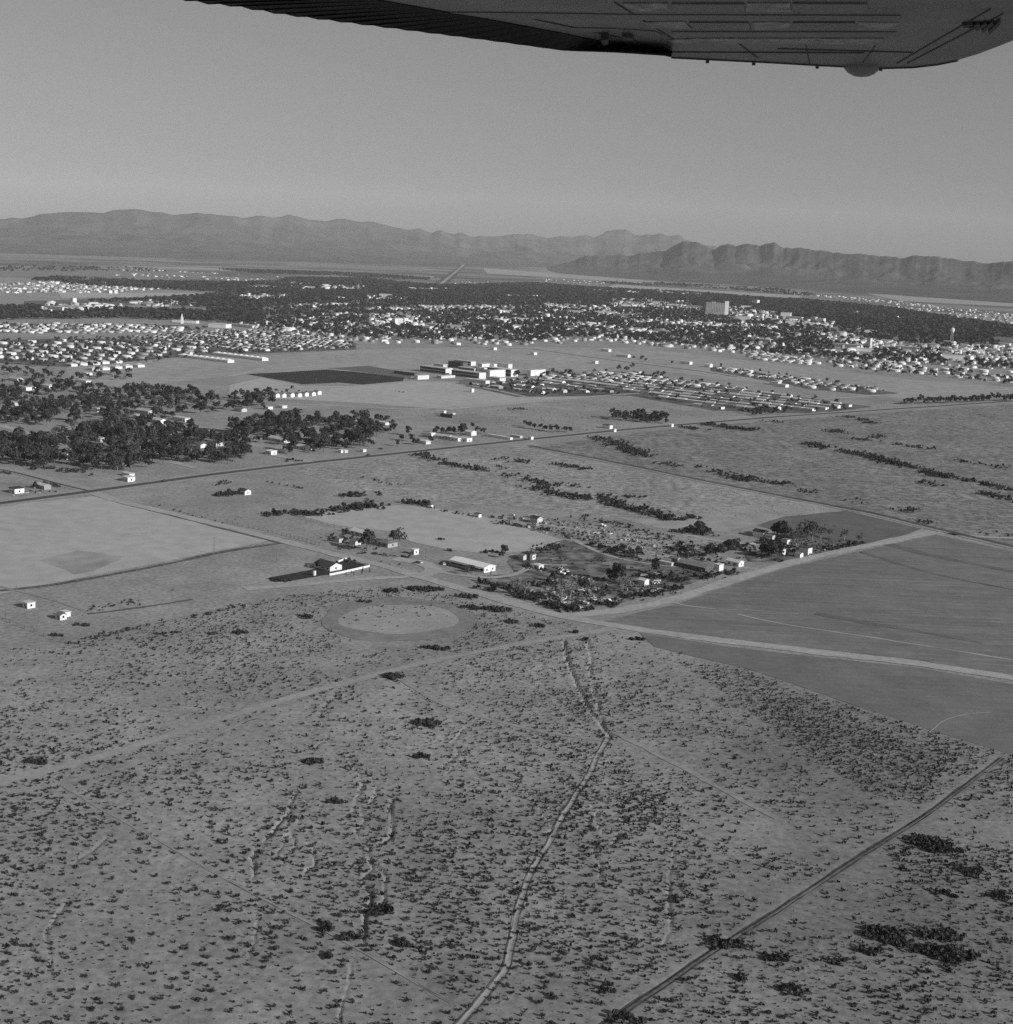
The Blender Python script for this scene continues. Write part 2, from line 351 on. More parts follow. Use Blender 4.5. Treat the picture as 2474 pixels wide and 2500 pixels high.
RIDGE_NEAR = [(1330, 628), (1450, 624), (1529, 622), (1621, 614), (1650, 599), (1676, 590), (1698, 592), (1720, 603), (1745, 608), (1760, 599), (1778, 596), (1797, 604), (1830, 597), (1852, 603), (1892, 593), (1913, 601), (1942, 606), (1994, 614), (2038, 619), (2085, 621), (2158, 629), (2188, 625), (2206, 627), (2239, 625), (2261, 629), (2300, 630), (2320, 630), (2360, 637), (2389, 643), (2433, 641), (2474, 637), (2600, 640), (2800, 648), (3000, 660)]
def make_range(ridge, rc_fn, width_fn, seed):
    az = []; sl = []
    for p in ridge:
        a, e = elev(*p); az.append(a); sl.append(e)
    az = np.array(az)[::-1]; sl = np.array(sl)[::-1]
    tz = np.linspace(az[0], az[-1], 1600); cz = np.interp(tz, az, sl); kk = np.exp(-0.5 * (np.arange(-120, 121) / 22.0) ** 2); kk /= kk.sum()
    cs = np.convolve(np.pad(cz, 120, mode='edge'), kk, mode='valid')
    def fn(x, y):
        th = np.arctan2(y, x); r = np.hypot(x, y)
        rc = rc_fn(th); w = width_fn(th)
        up_ = np.clip((r - (rc - w)) / w, 0, 1) ** 2.2; thw = th + (fbm(th * rc / 700, r / 700, 3, seed + 70) - 0.5) * 0.03 * (1 - up_)
        crest = (np.interp(thw, tz, cs) * (1 - up_) + np.interp(th, az, sl) * up_) * rc + CAMZ
        fade = np.clip((th - az[0]) / 0.03, 0, 1) * np.clip((az[-1] - th) / 0.03, 0, 1)
        arc0 = th * rc; crest = crest + ((1 - np.abs(fbm(arc0 / 420, arc0 * 0, 4, seed + 90) * 2 - 1)) - 0.66) * (60 if seed > 20 else 90) * np.clip(crest / 300, 0.2, 1)
        crest = np.maximum(crest, 5) * fade
        u = np.clip((r - (rc - w)) / w, 0, 1); back = np.clip(1 - (r - rc) / (w * 0.5), 0, 1)
        s = np.where(r <= rc, 0.22 * u + 0.78 * u ** 3.2, back ** 1.2)
        arc = th * rc
        rid = 1 - np.abs(fbm(arc / 620 + 0.0004 * r, r / 1500, 5, seed) * 2 - 1)
        fine = fbm(arc / 260, r / 420, 4, seed + 20)
        carve = np.where(r <= rc, (1 - u) * u * 4 * (u > 0), 0)
        k = 1 - np.clip(carve * 1.15 + 0.12 * (u > 0.5) * (u < 0.985), 0, 1) * ((0.42 if seed > 20 else 0.8) * (1 - rid) + 0.36 * (1 - fine)) * np.clip(u * 2.2 - 0.5, 0, 1)
        hills = np.where(r <= rc, np.clip((fbm(arc / 1500, r / 1300, 3, seed + 40) - 0.56) * 4, 0, 1) * np.clip(u * 3 - 1.0, 0, 1) * (1 - u) * 0.5, 0) * crest
        return crest * s * k + hills - 2.0
    return fn
def blend(th, tab):
    a = np.array([t[0] for t in tab]); v = np.array([t[1] for t in tab]); o = np.argsort(a); return np.interp(th, a[o], v[o])
azx = lambda px: elev(px, 600)[0]
far_rc = lambda th: blend(th, [(azx(-500), 17000), (azx(500), 18000), (azx(1100), 21000), (azx(1500), 24500), (azx(2500), 26000)])
far_w = lambda th: blend(th, [(azx(-500), 5200), (azx(500), 5600), (azx(1100), 7500), (azx(1500), 7500), (azx(2500), 7000)])
near_rc = lambda th: blend(th, [(azx(1330), 15500), (azx(1700), 14500), (azx(2474), 12500), (azx(3000), 12000)])
near_w = lambda th: blend(th, [(azx(1330), 3800), (azx(1700), 4200), (azx(2474), 4300), (azx(3000), 4300)])
fn_far = make_range(RIDGE_FAR, far_rc, far_w, 11); fn_near = make_range(RIDGE_NEAR, near_rc, near_w, 31)
def range_mesh(name, fn, rc, w, p0, p1, nth, nrr):
    ths = np.linspace(azx(p0), azx(p1), nth); us = np.concatenate([np.linspace(-1.02, 0, nrr), np.linspace(0.02, 0.52, nrr // 4)])
    TT, UU = np.meshgrid(ths, us); RRR = rc(TT) + UU * w(TT)
    x = RRR * np.cos(TT); y = RRR * np.sin(TT); z = fn(x.ravel(), y.ravel())
    n, c = TT.shape; ii = np.arange(n * c).reshape(n, c)
    f = np.stack([ii[:-1, :-1], ii[:-1, 1:], ii[1:, 1:], ii[1:, :-1]], -1).reshape(-1, 4)[:, ::-1]
    return mesh_np(name, np.stack([x.ravel(), y.ravel(), z], -1), f, M['mountain'], smooth=True)
structure('mountains', range_mesh('mountains', fn_far, far_rc, far_w, -480, 2880, 1000, 78))
structure('mountains', range_mesh('mountains', fn_near, near_rc, near_w, 1340, 2980, 640, 74))

# ---------------------------------------------------------------- roads, tracks, fields (thin sheets laid over the ground)
def strip(name, pts, width, mat, z=0.08, world=False, ragged=0.0, step=6.0, hfn=None, smooth_pts=True):
    pl = np.asarray(pts, float) if world else gp(pts)
    out = []
    for a, b in zip(pl[:-1], pl[1:]):
        n = max(1, int(math.hypot(*(b - a)) / step))
        out += [a + (b - a) * i / n for i in range(n)]
    out.append(pl[-1]); P = np.array(out)
    if smooth_pts and len(P) > 8:
        for _ in range(12): P[1:-1] = 0.5 * P[1:-1] + 0.25 * (P[:-2] + P[2:])
    t = np.gradient(P, axis=0); t /= np.linalg.norm(t, axis=1)[:, None] + 1e-9; nn = np.stack([-t[:, 1], t[:, 0]], -1)
    s = np.arange(len(P)) * step; cols = []
    for j, k in enumerate((-0.5, -0.2, 0.2, 0.5)):
        w = width * k
        e = ragged * ((vnoise(s / 9, s * 0 + j * 7.3, 2) - 0.5) * 2 + (vnoise(s / 31, s * 0 + j * 3.3, 4) - 0.5) * 2) * (1 if abs(k) == 0.5 else 0.3)
        cols.append(P + nn * (w + e)[:, None])
    A = np.stack(cols, 1).reshape(-1, 2)
    h = (hfn or height)(A[:, 0], A[:, 1]) + z
    n = len(P); ii = np.arange(n * 4).reshape(n, 4)
    f = np.stack([ii[:-1, :-1], ii[:-1, 1:], ii[1:, 1:], ii[1:, :-1]], -1).reshape(-1, 4)[:, ::-1]
    return mesh_np(name, np.column_stack([A, h]), f, mat), P
def field(name, poly, mat, z=0.05, ragged=0.0, step=8.0):
    P = gp(poly); out = []
    for i in range(len(P)):
        a, b = P[i], P[(i + 1) % len(P)]; n = max(1, int(math.hypot(*(b - a)) / step))
        out += [a + (b - a) * k / n for k in range(n)]
    Q = np.array(out)
    if ragged:
        s = np.arange(len(Q)) * step; t = np.roll(Q, -1, 0) - np.roll(Q, 1, 0); t /= np.linalg.norm(t, axis=1)[:, None] + 1e-9
        Q = Q + np.stack([-t[:, 1], t[:, 0]], -1) * (ragged * ((vnoise(s / 14, s * 0, 6) - 0.5) * 2 + (vnoise(s / 50, s * 0, 7) - 0.5) * 2))[:, None]
    from mathutils.geometry import tessellate_polygon
    tris = tessellate_polygon([[Vector((q[0], q[1], 0)) for q in Q]])
    me = bpy.data.meshes.new(name); me.from_pydata([(q[0], q[1], z) for q in Q], [], [tuple(t) for t in tris]); me.update(); me.materials.append(mat)
    up = np.zeros(len(me.polygons) * 3); me.polygons.foreach_get('normal', up)
    if up.reshape(-1, 3)[:, 2].mean() < 0: me.flip_normals()
    structure(name, me); return Q
ths = np.radians(np.linspace(50, 130, 90)); rs_ = np.array([6300, 7500, 9000, 11000, 13500, 17000, 22000.]); tt_, rr_ = np.meshgrid(ths, rs_); ii_ = np.arange(tt_.size).reshape(tt_.shape)
structure('plain', mesh_np('plain', np.stack([(rr_ * np.cos(tt_)).ravel(), (rr_ * np.sin(tt_)).ravel(), np.full(tt_.size, 0.25)], -1), np.stack([ii_[:-1, :-1], ii_[:-1, 1:], ii_[1:, 1:], ii_[1:, :-1]], -1).reshape(-1, 4)[:, ::-1], M['plain']))
# far plain: paler and darker ground belts before the mountains
for poly, mt, zz in [
    ([(300, 652), (700, 666), (1060, 678), (1060, 674), (700, 660), (300, 648)], 'field_mid', 0.5),
    ([(620, 621), (900, 628), (1050, 634), (1050, 632), (800, 625), (620, 619)], 'field_mid', 0.6),
    ([(1180, 655), (1420, 672), (1640, 690), (1660, 698), (1400, 680), (1190, 668)], 'field_mid', 0.7),
    ([(1500, 694), (1720, 708), (1960, 722), (1950, 728), (1700, 716), (1480, 702)], 'dirt', 0.8),
    ([(-300, 612), (250, 612), (500, 622), (400, 634), (0, 628), (-300, 640)], 'scrub_dark', 0.7),
    ([(0, 655), (420, 662), (560, 668), (430, 676), (0, 676)], 'scrub_dark', 0.7),
    ([(700, 640), (1040, 655), (1040, 662), (700, 650)], 'scrub_dark', 0.8),
    ([(2000, 690), (2300, 712), (2700, 740), (2700, 760), (2200, 735)], 'field_mid', 0.6),
    ([(140, 714), (600, 716), (600, 723), (150, 728)], 'field_light', 0.5),
    ([(330, 727), (620, 718), (640, 728), (340, 737)], 'field_mid', 0.6),
    ([(60, 735), (330, 728), (330, 744), (60, 748)], 'pasture', 0.7)]:
    field('field', poly, M[mt], zz, ragged=0)
# open fields around the tracts
field('field', [(150, 885), (330, 878), (640, 868), (900, 852), (1200, 846), (1560, 850), (1900, 888), (2200, 925), (2600, 955), (2600, 962), (2200, 972), (1900, 940), (1600, 905), (1300, 905), (1000, 900), (600, 915), (300, 945), (180, 935)], M['field_mid'], 0.077)
field('field', [(560, 940), (640, 922), (740, 942), (890, 942), (1010, 930), (1100, 932), (1300, 962), (1500, 965), (1420, 972), (1100, 1000), (900, 985), (720, 975), (560, 968)], M['field_light'], 0.09)
field('field', [(1290, 1092), (1640, 1046), (1900, 1026), (2200, 1004), (2600, 978), (2600, 1364), (2474, 1336), (2286, 1293), (2140, 1254), (1900, 1210), (1566, 1143)], M['scrub_dark'], 0.077)
field('field', [(700, 1146), (1000, 1112), (1270, 1086), (1566, 1150), (1900, 1218), (2080, 1250), (1900, 1265), (1700, 1270), (1500, 1262), (1300, 1240), (1080, 1225), (1000, 1215), (860, 1190)], M['scrub'], 0.077, ragged=3)
field('field', [(1500, 1262), (1650, 1272), (1800, 1235), (1960, 1226), (2060, 1247), (1900, 1268), (1780, 1300), (1600, 1290)], M['field_mid'], 0.09, ragged=2)
field('field', [(1850, 1283), (1913, 1262), (2067, 1247), (2250, 1291), (2140, 1327), (2060, 1345), (1980, 1330), (1900, 1300)], M['pasture'], 0.103, ragged=1)
field('field', [(739, 1262), (850, 1245), (966, 1234), (1050, 1238), (1180, 1262), (1300, 1295), (1376, 1319), (1310, 1345), (1200, 1353), (1087, 1341), (999, 1322), (951, 1297), (871, 1290), (801, 1279)], M['field_light'], 0.09, ragged=0.8)
field('field', [(1378, 1318), (1480, 1345), (1570, 1362), (1650, 1378), (1560, 1396), (1480, 1398), (1400, 1372), (1330, 1342)], M['yard_soil'], 0.09, ragged=4)
field('field', [(1600, 1380), (1690, 1388), (1740, 1405), (1660, 1425), (1560, 1410), (1540, 1395)], M['pasture'], 0.095, ragged=1.5)
field('field', [(1470, 1520), (1566, 1493), (1640, 1479), (1760, 1438), (1920, 1386), (2085, 1349), (2287, 1305), (2474, 1347), (2640, 1385), (2640, 1700), (2474, 1660), (2250, 1612), (1900, 1573), (1600, 1536)], M['plowed'], 0.09)
field('field', [(1560, 1545), (1774, 1578), (1902, 1594), (2250, 1632), (2640, 1700), (2640, 1905), (2466, 1842), (2272, 1783), (2077, 1719), (1930, 1668), (1818, 1631), (1688, 1602), (1600, 1580)], M['plowed2'], 0.152)
field('field', [(-60, 1240), (230, 1212), (300, 1232), (520, 1285), (660, 1320), (520, 1348), (230, 1405), (0, 1450), (-60, 1462)], M['field_light'], 0.09)
field('field', [(95, 1368), (190, 1348), (300, 1358), (260, 1385), (180, 1400), (120, 1382)], M['damp'], 0.11, ragged=4)
field('lawn', [(600, 913), (690, 909), (798, 902), (882, 909), (988, 922), (984, 930), (886, 939), (831, 934), (739, 938), (691, 929), (644, 921)], M['turf'], 0.115)
field('field', [(798, 899), (900, 893), (1010, 912), (1000, 924), (882, 907)], M['pasture'], 0.11)
field('lawn', [(655, 1411), (700, 1403), (760, 1392), (800, 1378), (845, 1366), (902, 1381), (806, 1402), (770, 1409), (700, 1420), (668, 1421)], M['lawn'], 0.128, ragged=0.5)
for poly_ in ([(-60, 832), (150, 826), (400, 830), (560, 806), (740, 813), (870, 838), (870, 853), (650, 862), (500, 866), (385, 876), (250, 890), (150, 896), (60, 890), (-60, 882)], [(-60, 788), (460, 794), (470, 806), (-60, 814)], [(1135, 942), (1200, 930), (1310, 930), (1400, 914), (1560, 910), (1640, 926), (1900, 962), (2130, 993), (1990, 1010), (1740, 1002), (1540, 966), (1380, 968), (1260, 969)], [(1735, 894), (1900, 916), (2060, 938), (2195, 960), (2150, 967), (1980, 950), (1840, 924), (1735, 906)]):
    field('lawn', poly_, M['yard'], 0.12)  # yards and lawns, with shadows between the houses painted into their dark tone
field('yard', [(1170, 1425), (1240, 1442), (1370, 1492), (1480, 1482), (1560, 1458), (1660, 1437), (1740, 1407), (1690, 1385), (1560, 1398), (1480, 1400), (1400, 1375), (1330, 1345), (1250, 1365), (1260, 1400), (1180, 1410)], M['yard_soil'], 0.07, ragged=3)
field('yard', [(1180, 1264), (1300, 1262), (1420, 1275), (1560, 1300), (1640, 1310), (1700, 1300), (1740, 1330), (1780, 1350), (1760, 1372), (1640, 1372), (1560, 1352), (1480, 1340), (1400, 1316), (1300, 1294), (1190, 1276)], M['scrub'], 0.08, ragged=3)
field('yard', [(1850, 1310), (1900, 1300), (1960, 1318), (2060, 1338), (2100, 1326), (2060, 1345), (1980, 1362), (1880, 1372), (1830, 1370), (1820, 1350), (1880, 1340)], M['yard_soil'], 0.11, ragged=2)
# the circular bare track south of the white house
def ring(name, cx, cy, ax, ay, bx, by, mat, z):
    n = 90; t = np.linspace(0, 2 * math.pi, n, endpoint=False); w1 = 1 + 0.03 * np.sin(3 * t + 1) + 0.02 * np.sin(7 * t); w2 = 1 + 0.05 * np.sin(2 * t + 2) + 0.03 * np.sin(5 * t)
    o = gp(np.stack([cx + ax * w1 * np.cos(t), cy + ay * w1 * np.sin(t)], -1)); q = gp(np.stack([cx + 4 + bx * w2 * np.cos(t), cy - 1 + by * w2 * np.sin(t)], -1))
    v = np.concatenate([np.column_stack([o, height(o[:, 0], o[:, 1]) + z]), np.column_stack([q, height(q[:, 0], q[:, 1]) + z])])
    i = np.arange(n); j = (i + 1) % n
    structure(name, mesh_np(name, v, np.stack([i, j, n + j, n + i], -1), mat))
    return o, q
RO, RI = ring('path', 970, 1513, 187, 54, 140, 37, M['ringtrack'], 0.16)
f_in = np.array(RI)
me = bpy.data.meshes.new('field'); me.from_pydata([(p[0], p[1], hz(p[0], p[1]) + 0.14) for p in RI], [], [tuple(range(len(RI)))]); me.materials.append(M['dirt_dim']); structure('field', me)

ROADS = []
def road(name, pts, width, mat, z=0.1, ragged=0.4, keep=True, step=6.0):
    me_, P = strip(name, pts, width, M[mat], z, ragged=ragged, step=step); structure(name, me_)
    if keep: ROADS.append((P, width * 0.5 + 1.0))
    return P
PA = [(-160, 1250), (220, 1200), (513, 1159), (783, 1127), (1014, 1102.5), (1292, 1072.8), (1500, 1051.5), (1676, 1036), (1900, 1017.5), (2195, 998), (2474, 979), (2700, 965)]
road('road_shoulder', PA, 24, 'shoulder', 0.16, 1.2)
road('road', PA, 8.5, 'asphalt', 0.184, 0.0)
PB = [(225, 1203), (271, 1219), (439, 1259), (600, 1298), (700, 1324), (820, 1355), (966, 1388), (1058, 1418), (1200, 1458), (1300, 1487), (1365, 1505), (1511, 1531), (1774, 1567), (1902, 1582), (2250, 1621), (2474, 1655), (2640, 1688)]
road('dirt_road', PB, 9.5, 'dirt', 0.22, 0.7)
road('dirt_road', [(1370, 1506), (1440, 1502), (1566, 1481), (1639, 1468), (1760, 1426), (1900, 1383), (2000, 1357), (2085, 1340), (2190, 1318), (2286, 1299)], 10, 'dirt', 0.232, 0.9)
road('dirt_road', [(1296, 1090), (1420, 1116), (1566, 1145), (1720, 1177), (1900, 1212), (2060, 1243), (2140, 1257), (2286, 1295), (2474, 1338), (2640, 1378)], 7, 'track', 0.2, 0.5)
road('ditch', [(1290, 1088), (1420, 1113), (1566, 1142), (1720, 1174), (1900, 1209), (2060, 1240), (2140, 1254), (2286, 1291), (2474, 1334), (2640, 1374)], 6.5, 'asphalt', 0.21, 0.7)
road('dirt_road', [(-90, 1935), (0, 1911), (259, 1846), (519, 1762), (713, 1704), (973, 1632), (1200, 1586), (1365, 1555), (1438, 1549), (1500, 1533)], 5.2, 'dirt_dim', 0.15, 0.9)
road('dirt_track', [(20, 1940), (162, 1918), (389, 1846), (584, 1771), (720, 1718)], 3.2, 'track', 0.14, 0.9)
road('dirt_track', [(973, 1658), (1089, 1730), (1240, 1769), (1360, 1800), (1487, 1812)], 2.2, 'track', 0.14, 0.7)
road('dirt_track', [(1500, 1792), (1600, 1835), (1700, 1890), (1818, 1963), (1900, 2000)], 3.0, 'track', 0.14, 0.9)
road('dirt_track', [(130, 1908), (259, 1982), (421, 2073), (584, 2171), (778, 2262), (973, 2378), (1102, 2450)], 0.8, 'track', 0.128, 0.5)
road('dirt_track', [(2272, 1790), (2300, 1750), (2340, 1735), (2420, 1740)], 0.7, 'track', 0.2, 0.3)
road('paved_road', [(-160, 1125), (0, 1142), (60, 1156), (140, 1178), (215, 1196)], 17, 'shoulder', 0.168, 1.0)
road('road', [(-160, 1128), (0, 1145), (60, 1159), (140, 1181), (212, 1198)], 3.4, 'asphalt', 0.196, 0.0)
road('dirt_road', [(480, 1142), (440, 1133), (415, 1128)], 9, 'dirt', 0.2, 0.5)
road('dirt_track', [(640, 1105), (700, 1118), (760, 1128)], 8, 'dirt', 0.2, 0.5)
road('dirt_road', [(0, 1038), (80, 1060), (130, 1075)], 10, 'dirt', 0.18, 0.5)
road('dirt_road', [(700, 985), (1000, 1000), (1150, 990), (1350, 975), (1560, 960), (1610, 962)], 9, 'dirt', 0.19, 0.6)
road('dirt_road', [(560, 918), (640, 902), (780, 893), (850, 890)], 14, 'dirt', 0.18, 1.0)
road('dirt_road', [(640, 950), (830, 946), (1000, 932), (1080, 930), (1200, 950), (1300, 972)], 8, 'dirt', 0.19, 0.6)
road('dirt_track', [(560, 955), (700, 940), (780, 942)], 6, 'dirt', 0.184, 0.5)
road('dirt_road', [(1100, 846), (1300, 852), (1500, 880), (1700, 905), (1800, 920)], 7, 'rut', 0.184, 0.5)
road('dirt_road', [(2000, 975), (2100, 968), (2200, 962), (2600, 945)], 12, 'dirt', 0.184, 0.6)
road('dirt_road', [(2290, 1301), (2400, 1312), (2600, 1318)], 6, 'dirt', 0.2, 0.6)
road('dirt_track', [(1060, 1395), (1110, 1400), (1150, 1412), (1230, 1416), (1280, 1400), (1300, 1372), (1350, 1385), (1385, 1380)], 5, 'dirt', 0.2, 0.7)
road('dirt_road', [(960, 1365), (1050, 1375), (1090, 1385), (1040, 1405)], 11, 'dirt', 0.196, 1.5)
road('dirt_track', [(600, 1440), (760, 1425), (860, 1415), (1000, 1408)], 7, 'dirt', 0.196, 1.0)
road('dirt_track', [(1290, 1275), (1370, 1290), (1440, 1292), (1500, 1312), (1580, 1322), (1680, 1330)], 4, 'dirt', 0.19, 0.8)
road('dirt_track', [(1640, 1300), (1700, 1310), (1780, 1328), (1850, 1330), (1930, 1334)], 5, 'dirt', 0.19, 0.8)
road('dirt_track', [(1400, 1320), (1500, 1365), (1640, 1385), (1760, 1392)], 3, 'dirt', 0.19, 0.8)
road('ditch', [(1880, 1290), (1990, 1310), (2110, 1340)], 2, 'rut', 0.19, 0.4)
road('dirt_track', [(2160, 1328), (2300, 1362), (2474, 1396), (2640, 1430)], 9, 'pasture', 0.19, 1.5)
road('dirt_track', [(2100, 1348), (2300, 1408), (2474, 1440), (2640, 1470)], 4, 'pasture', 0.19, 1.5)
road('dirt_track', [(1990, 1500), (2120, 1520), (2260, 1545), (2400, 1570)], 6, 'pasture', 0.19, 2.0)
road('dirt_track', [(1800, 1500), (1850, 1516), (2100, 1552), (2474, 1612), (2640, 1640)], 2.0, 'field_mid', 0.19, 0.6)
road('dirt_track', [(1640, 1472), (1700, 1490), (1830, 1486), (1950, 1500)], 1.4, 'field_mid', 0.19, 0.6)
road('dirt_track', [(-60, 1420), (60, 1445), (135, 1465), (215, 1495)], 2.5, 'track', 0.18, 0.6, keep=False)
ditchA = road('ditch', [(-20, 1445), (100, 1434), (230, 1411), (400, 1380), (520, 1352), (600, 1338), (680, 1327)], 4.5, 'rut', 0.16, 0.6)
road('ditch', [(215, 1500), (320, 1490), (400, 1472), (470, 1464)], 2.2, 'rut', 0.18, 0.6, keep=False)
road('ditch', [(260, 1218), (439, 1265), (600, 1306), (690, 1328)], 2.2, 'rut', 0.19, 0.6, keep=False)
# the two wheel ruts of the straight track at lower right
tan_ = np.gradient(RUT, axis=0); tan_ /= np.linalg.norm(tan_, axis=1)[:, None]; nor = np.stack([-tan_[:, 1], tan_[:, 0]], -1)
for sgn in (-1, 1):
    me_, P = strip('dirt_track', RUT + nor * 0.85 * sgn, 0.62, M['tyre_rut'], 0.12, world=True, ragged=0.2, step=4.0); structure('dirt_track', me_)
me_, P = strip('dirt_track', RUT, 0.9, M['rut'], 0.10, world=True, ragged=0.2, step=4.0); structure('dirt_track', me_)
ROADS.append((RUT, 3.2))
for pl, w, d in GUL[:3]: ROADS.append((pl, w * 1.2))
me_, P = strip('wash', GUL[0][0][:-1], 1.8, M['dirt_dim'], 0.10, world=True, ragged=0.35, step=2.0); structure('wash', me_)
for sgn in (-1, 1):
    gl = GUL[0][0][:-1]; tg = np.gradient(gl, axis=0); tg /= np.linalg.norm(tg, axis=1)[:, None] + 1e-9
    me_, P = strip('wash', gl + np.stack([-tg[:, 1], tg[:, 0]], -1) * 1.1 * sgn, 0.45, M['rut'], 0.11, world=True, ragged=0.35, step=2.0); structure('wash', me_)
# the straight highway climbing to the pass
hm = lambda x, y: np.maximum(0.0, np.maximum(fn_far(x, y), fn_near(x, y)))
HW = [(1078, 694), (1096, 676), (1113, 662), (1128, 650), (1142, 640)]
w0 = gp(HW); d_ = (w0[-1] - w0[0]) / np.linalg.norm(w0[-1] - w0[0]); far_pts = [w0[0] + d_ * s for s in np.linspace(0, 7400, 20)]
nrm = np.array([-d_[1], d_[0]])
for off, wd, mt in ((-24, 20, 'asphalt'), (24, 20, 'asphalt'), (0, 24, 'scrub')):
    me_, P = strip('highway', np.array(far_pts) + nrm * off, wd, M[mt], 4.0, world=True, step=200, hfn=hm, smooth_pts=False); structure('highway', me_)

# ---------------------------------------------------------------- building blocks: vegetation
def leafcloud(n, centers, radii, size, flat=0.8, seed=0, shell=0.55):
    g = np.random.default_rng(seed); c = np.asarray(centers, float); r = np.asarray(radii, float)
    k = g.choice(len(c), n, p=r ** 2 / (r ** 2).sum())
    d = g.normal(size=(n, 3)); d /= np.linalg.norm(d, axis=1)[:, None]; d[:, 2] = np.where(d[:, 2] < -0.5, -d[:, 2], d[:, 2])
    rad = r[k] * (shell + (1 - shell) * g.random(n) ** 0.6)
    p = c[k] + d * rad[:, None] * np.array([1, 1, flat])
    nrm = d + g.normal(size=(n, 3)) * 0.55; nrm /= np.linalg.norm(nrm, axis=1)[:, None]
    a = np.cross(nrm, g.normal(size=(n, 3))); a /= np.linalg.norm(a, axis=1)[:, None] + 1e-9; b_ = np.cross(nrm, a)
    s = size * (0.6 + 0.8 * g.random(n)); e = 0.55 + 0.5 * g.random(n)
    q = np.stack([p - a * s[:, None] - b_ * (s * e)[:, None] * 0.6, p + a * (s * 0.7)[:, None] - b_ * (s * e)[:, None], p + a * s[:, None] * 0.9 + b_ * (s * e)[:, None] * 0.7, p - a * (s * 0.6)[:, None] + b_ * (s * e)[:, None]], 1)
    return q
def cloud_mesh(name, q, mat):
    n = len(q); return mesh_np(name, q.reshape(-1, 3), np.arange(n * 4).reshape(n, 4), mat)
def merge_clouds(name, templates, x, y, z, s, sz, rot, pick, mat):
    V = []
    for t in range(len(templates)):
        k = np.nonzero(pick == t)[0]
        if not len(k): continue
        q = templates[t].reshape(-1, 3); c, sn = np.cos(rot[k])[:, None], np.sin(rot[k])[:, None]
        vx = (q[None, :, 0] * c - q[None, :, 1] * sn) * s[k][:, None] + x[k][:, None]
        vy = (q[None, :, 0] * sn + q[None, :, 1] * c) * s[k][:, None] + y[k][:, None]
        vz = q[None, :, 2] * sz[k][:, None] + z[k][:, None]
        V.append(np.stack([vx, vy, vz], -1).reshape(-1, 3))
    V = np.concatenate(V); n = len(V) // 4
    return mesh_np(name, V, np.arange(n * 4).reshape(n, 4), mat)
def lobes(g, n, R, h0, h1):
    c = []; r = []
    for i in range(n):
        a = g.random() * 2 * math.pi; d = R * 0.62 * math.sqrt(g.random()); u = g.random()
        c.append((d * math.cos(a), d * math.sin(a), h0 + (h1 - h0) * u * (1 - 0.35 * d / R))); r.append(R * (0.34 + 0.22 * g.random()))
    return c, r
TREE = []       # variants: (crown mesh, trunk mesh)
for i in range(7):
    g = np.random.default_rng(100 + i); R = 4.6; c, r = lobes(g, 11, R, 3.2 + (i % 3) * 0.4, 8.6 + (i % 3))
    q = leafcloud(360, c, r, 0.62, 0.85, 200 + i)
    tr = MB(); tr.tube((0, 0, -0.4), (0.1, 0.05, 3.0), 0.32, 0.22)
    for j in range(4):
        a = j * 1.6 + g.random(); tr.tube((0.1, 0.05, 2.7), (1.9 * math.cos(a), 1.9 * math.sin(a), 5.2 + g.random()), 0.16, 0.05, 5)
    TREE.append((cloud_mesh('crown', q, M['leaf']), tr.mesh('trunk', M['bark']), q))
TALL = []       # slim upright trees (poplar, cypress)
for i in range(3):
    g = np.random.default_rng(150 + i); c = [(g.normal() * 0.25, g.normal() * 0.25, 1.6 + k * 1.05) for k in range(9)]; r = [1.25 - 0.09 * k for k in range(9)]
    TALL.append((cloud_mesh('crown', leafcloud(240, c, r, 0.5, 1.0, 260 + i), M['leaf']), MB().tube((0, 0, -0.3), (0, 0, 2.5), 0.2, 0.15).mesh('trunk', M['bark'])))
THIN = []       # half-bare dusty trees
for i in range(3):
    g = np.random.default_rng(170 + i); c, r = lobes(g, 9, 4.0, 3.5, 8.5)
    TALLtr = MB(); TALLtr.tube((0, 0, -0.4), (0.1, 0.1, 2.8), 0.28, 0.2)
    for j in range(9):
        a = j * 0.72 + g.random(); e = (2.8 * math.cos(a), 2.8 * math.sin(a), 5.5 + 2.5 * g.random()); TALLtr.tube((0.1, 0.1, 2.4), e, 0.13, 0.04, 4)
    THIN.append((cloud_mesh('crown', leafcloud(190, c, r, 0.38, 0.9, 280 + i), M['leaf_pale']), TALLtr.mesh('trunk', M['bare'])))
BARE = []       # leafless grey trees of the yard
for i in range(4):
    g = np.random.default_rng(190 + i); tr = MB(); br = MB()
    def grow(mb, p, d, L, r, depth):
        q = p + d * L; mb.tube(p, q, r, r * 0.62, 5 if depth < 2 else 3)
        if depth >= 4: return
        for k in range(3 if depth else 4):
            n = (d + Vector(g.normal(size=3)) * 0.52); n.z = abs(n.z) * 0.75 + 0.22; n.normalize()
            grow(br, q, n, L * (0.62 + 0.2 * g.random()), r * 0.62, depth + 1)
    grow(tr, Vector((0, 0, -0.3)), Vector((0.06, 0.02, 1)).normalized(), 2.9, 0.42, 0)
    tq = leafcloud(420, [v for v in br.v[::max(1, len(br.v) // 160)] if v[2] > 4.0], [0.9] * len([v for v in br.v[::max(1, len(br.v) // 160)] if v[2] > 4.0]), 0.16, 1.0, 195 + i, 0.1)
    br.add(tq.reshape(-1, 3), [tuple(range(4 * k, 4 * k + 4)) for k in range(len(tq))])
    BARE.append((br.mesh('branch', M['bare']), tr.mesh('trunk', M['bare'])))
SHRUB = []
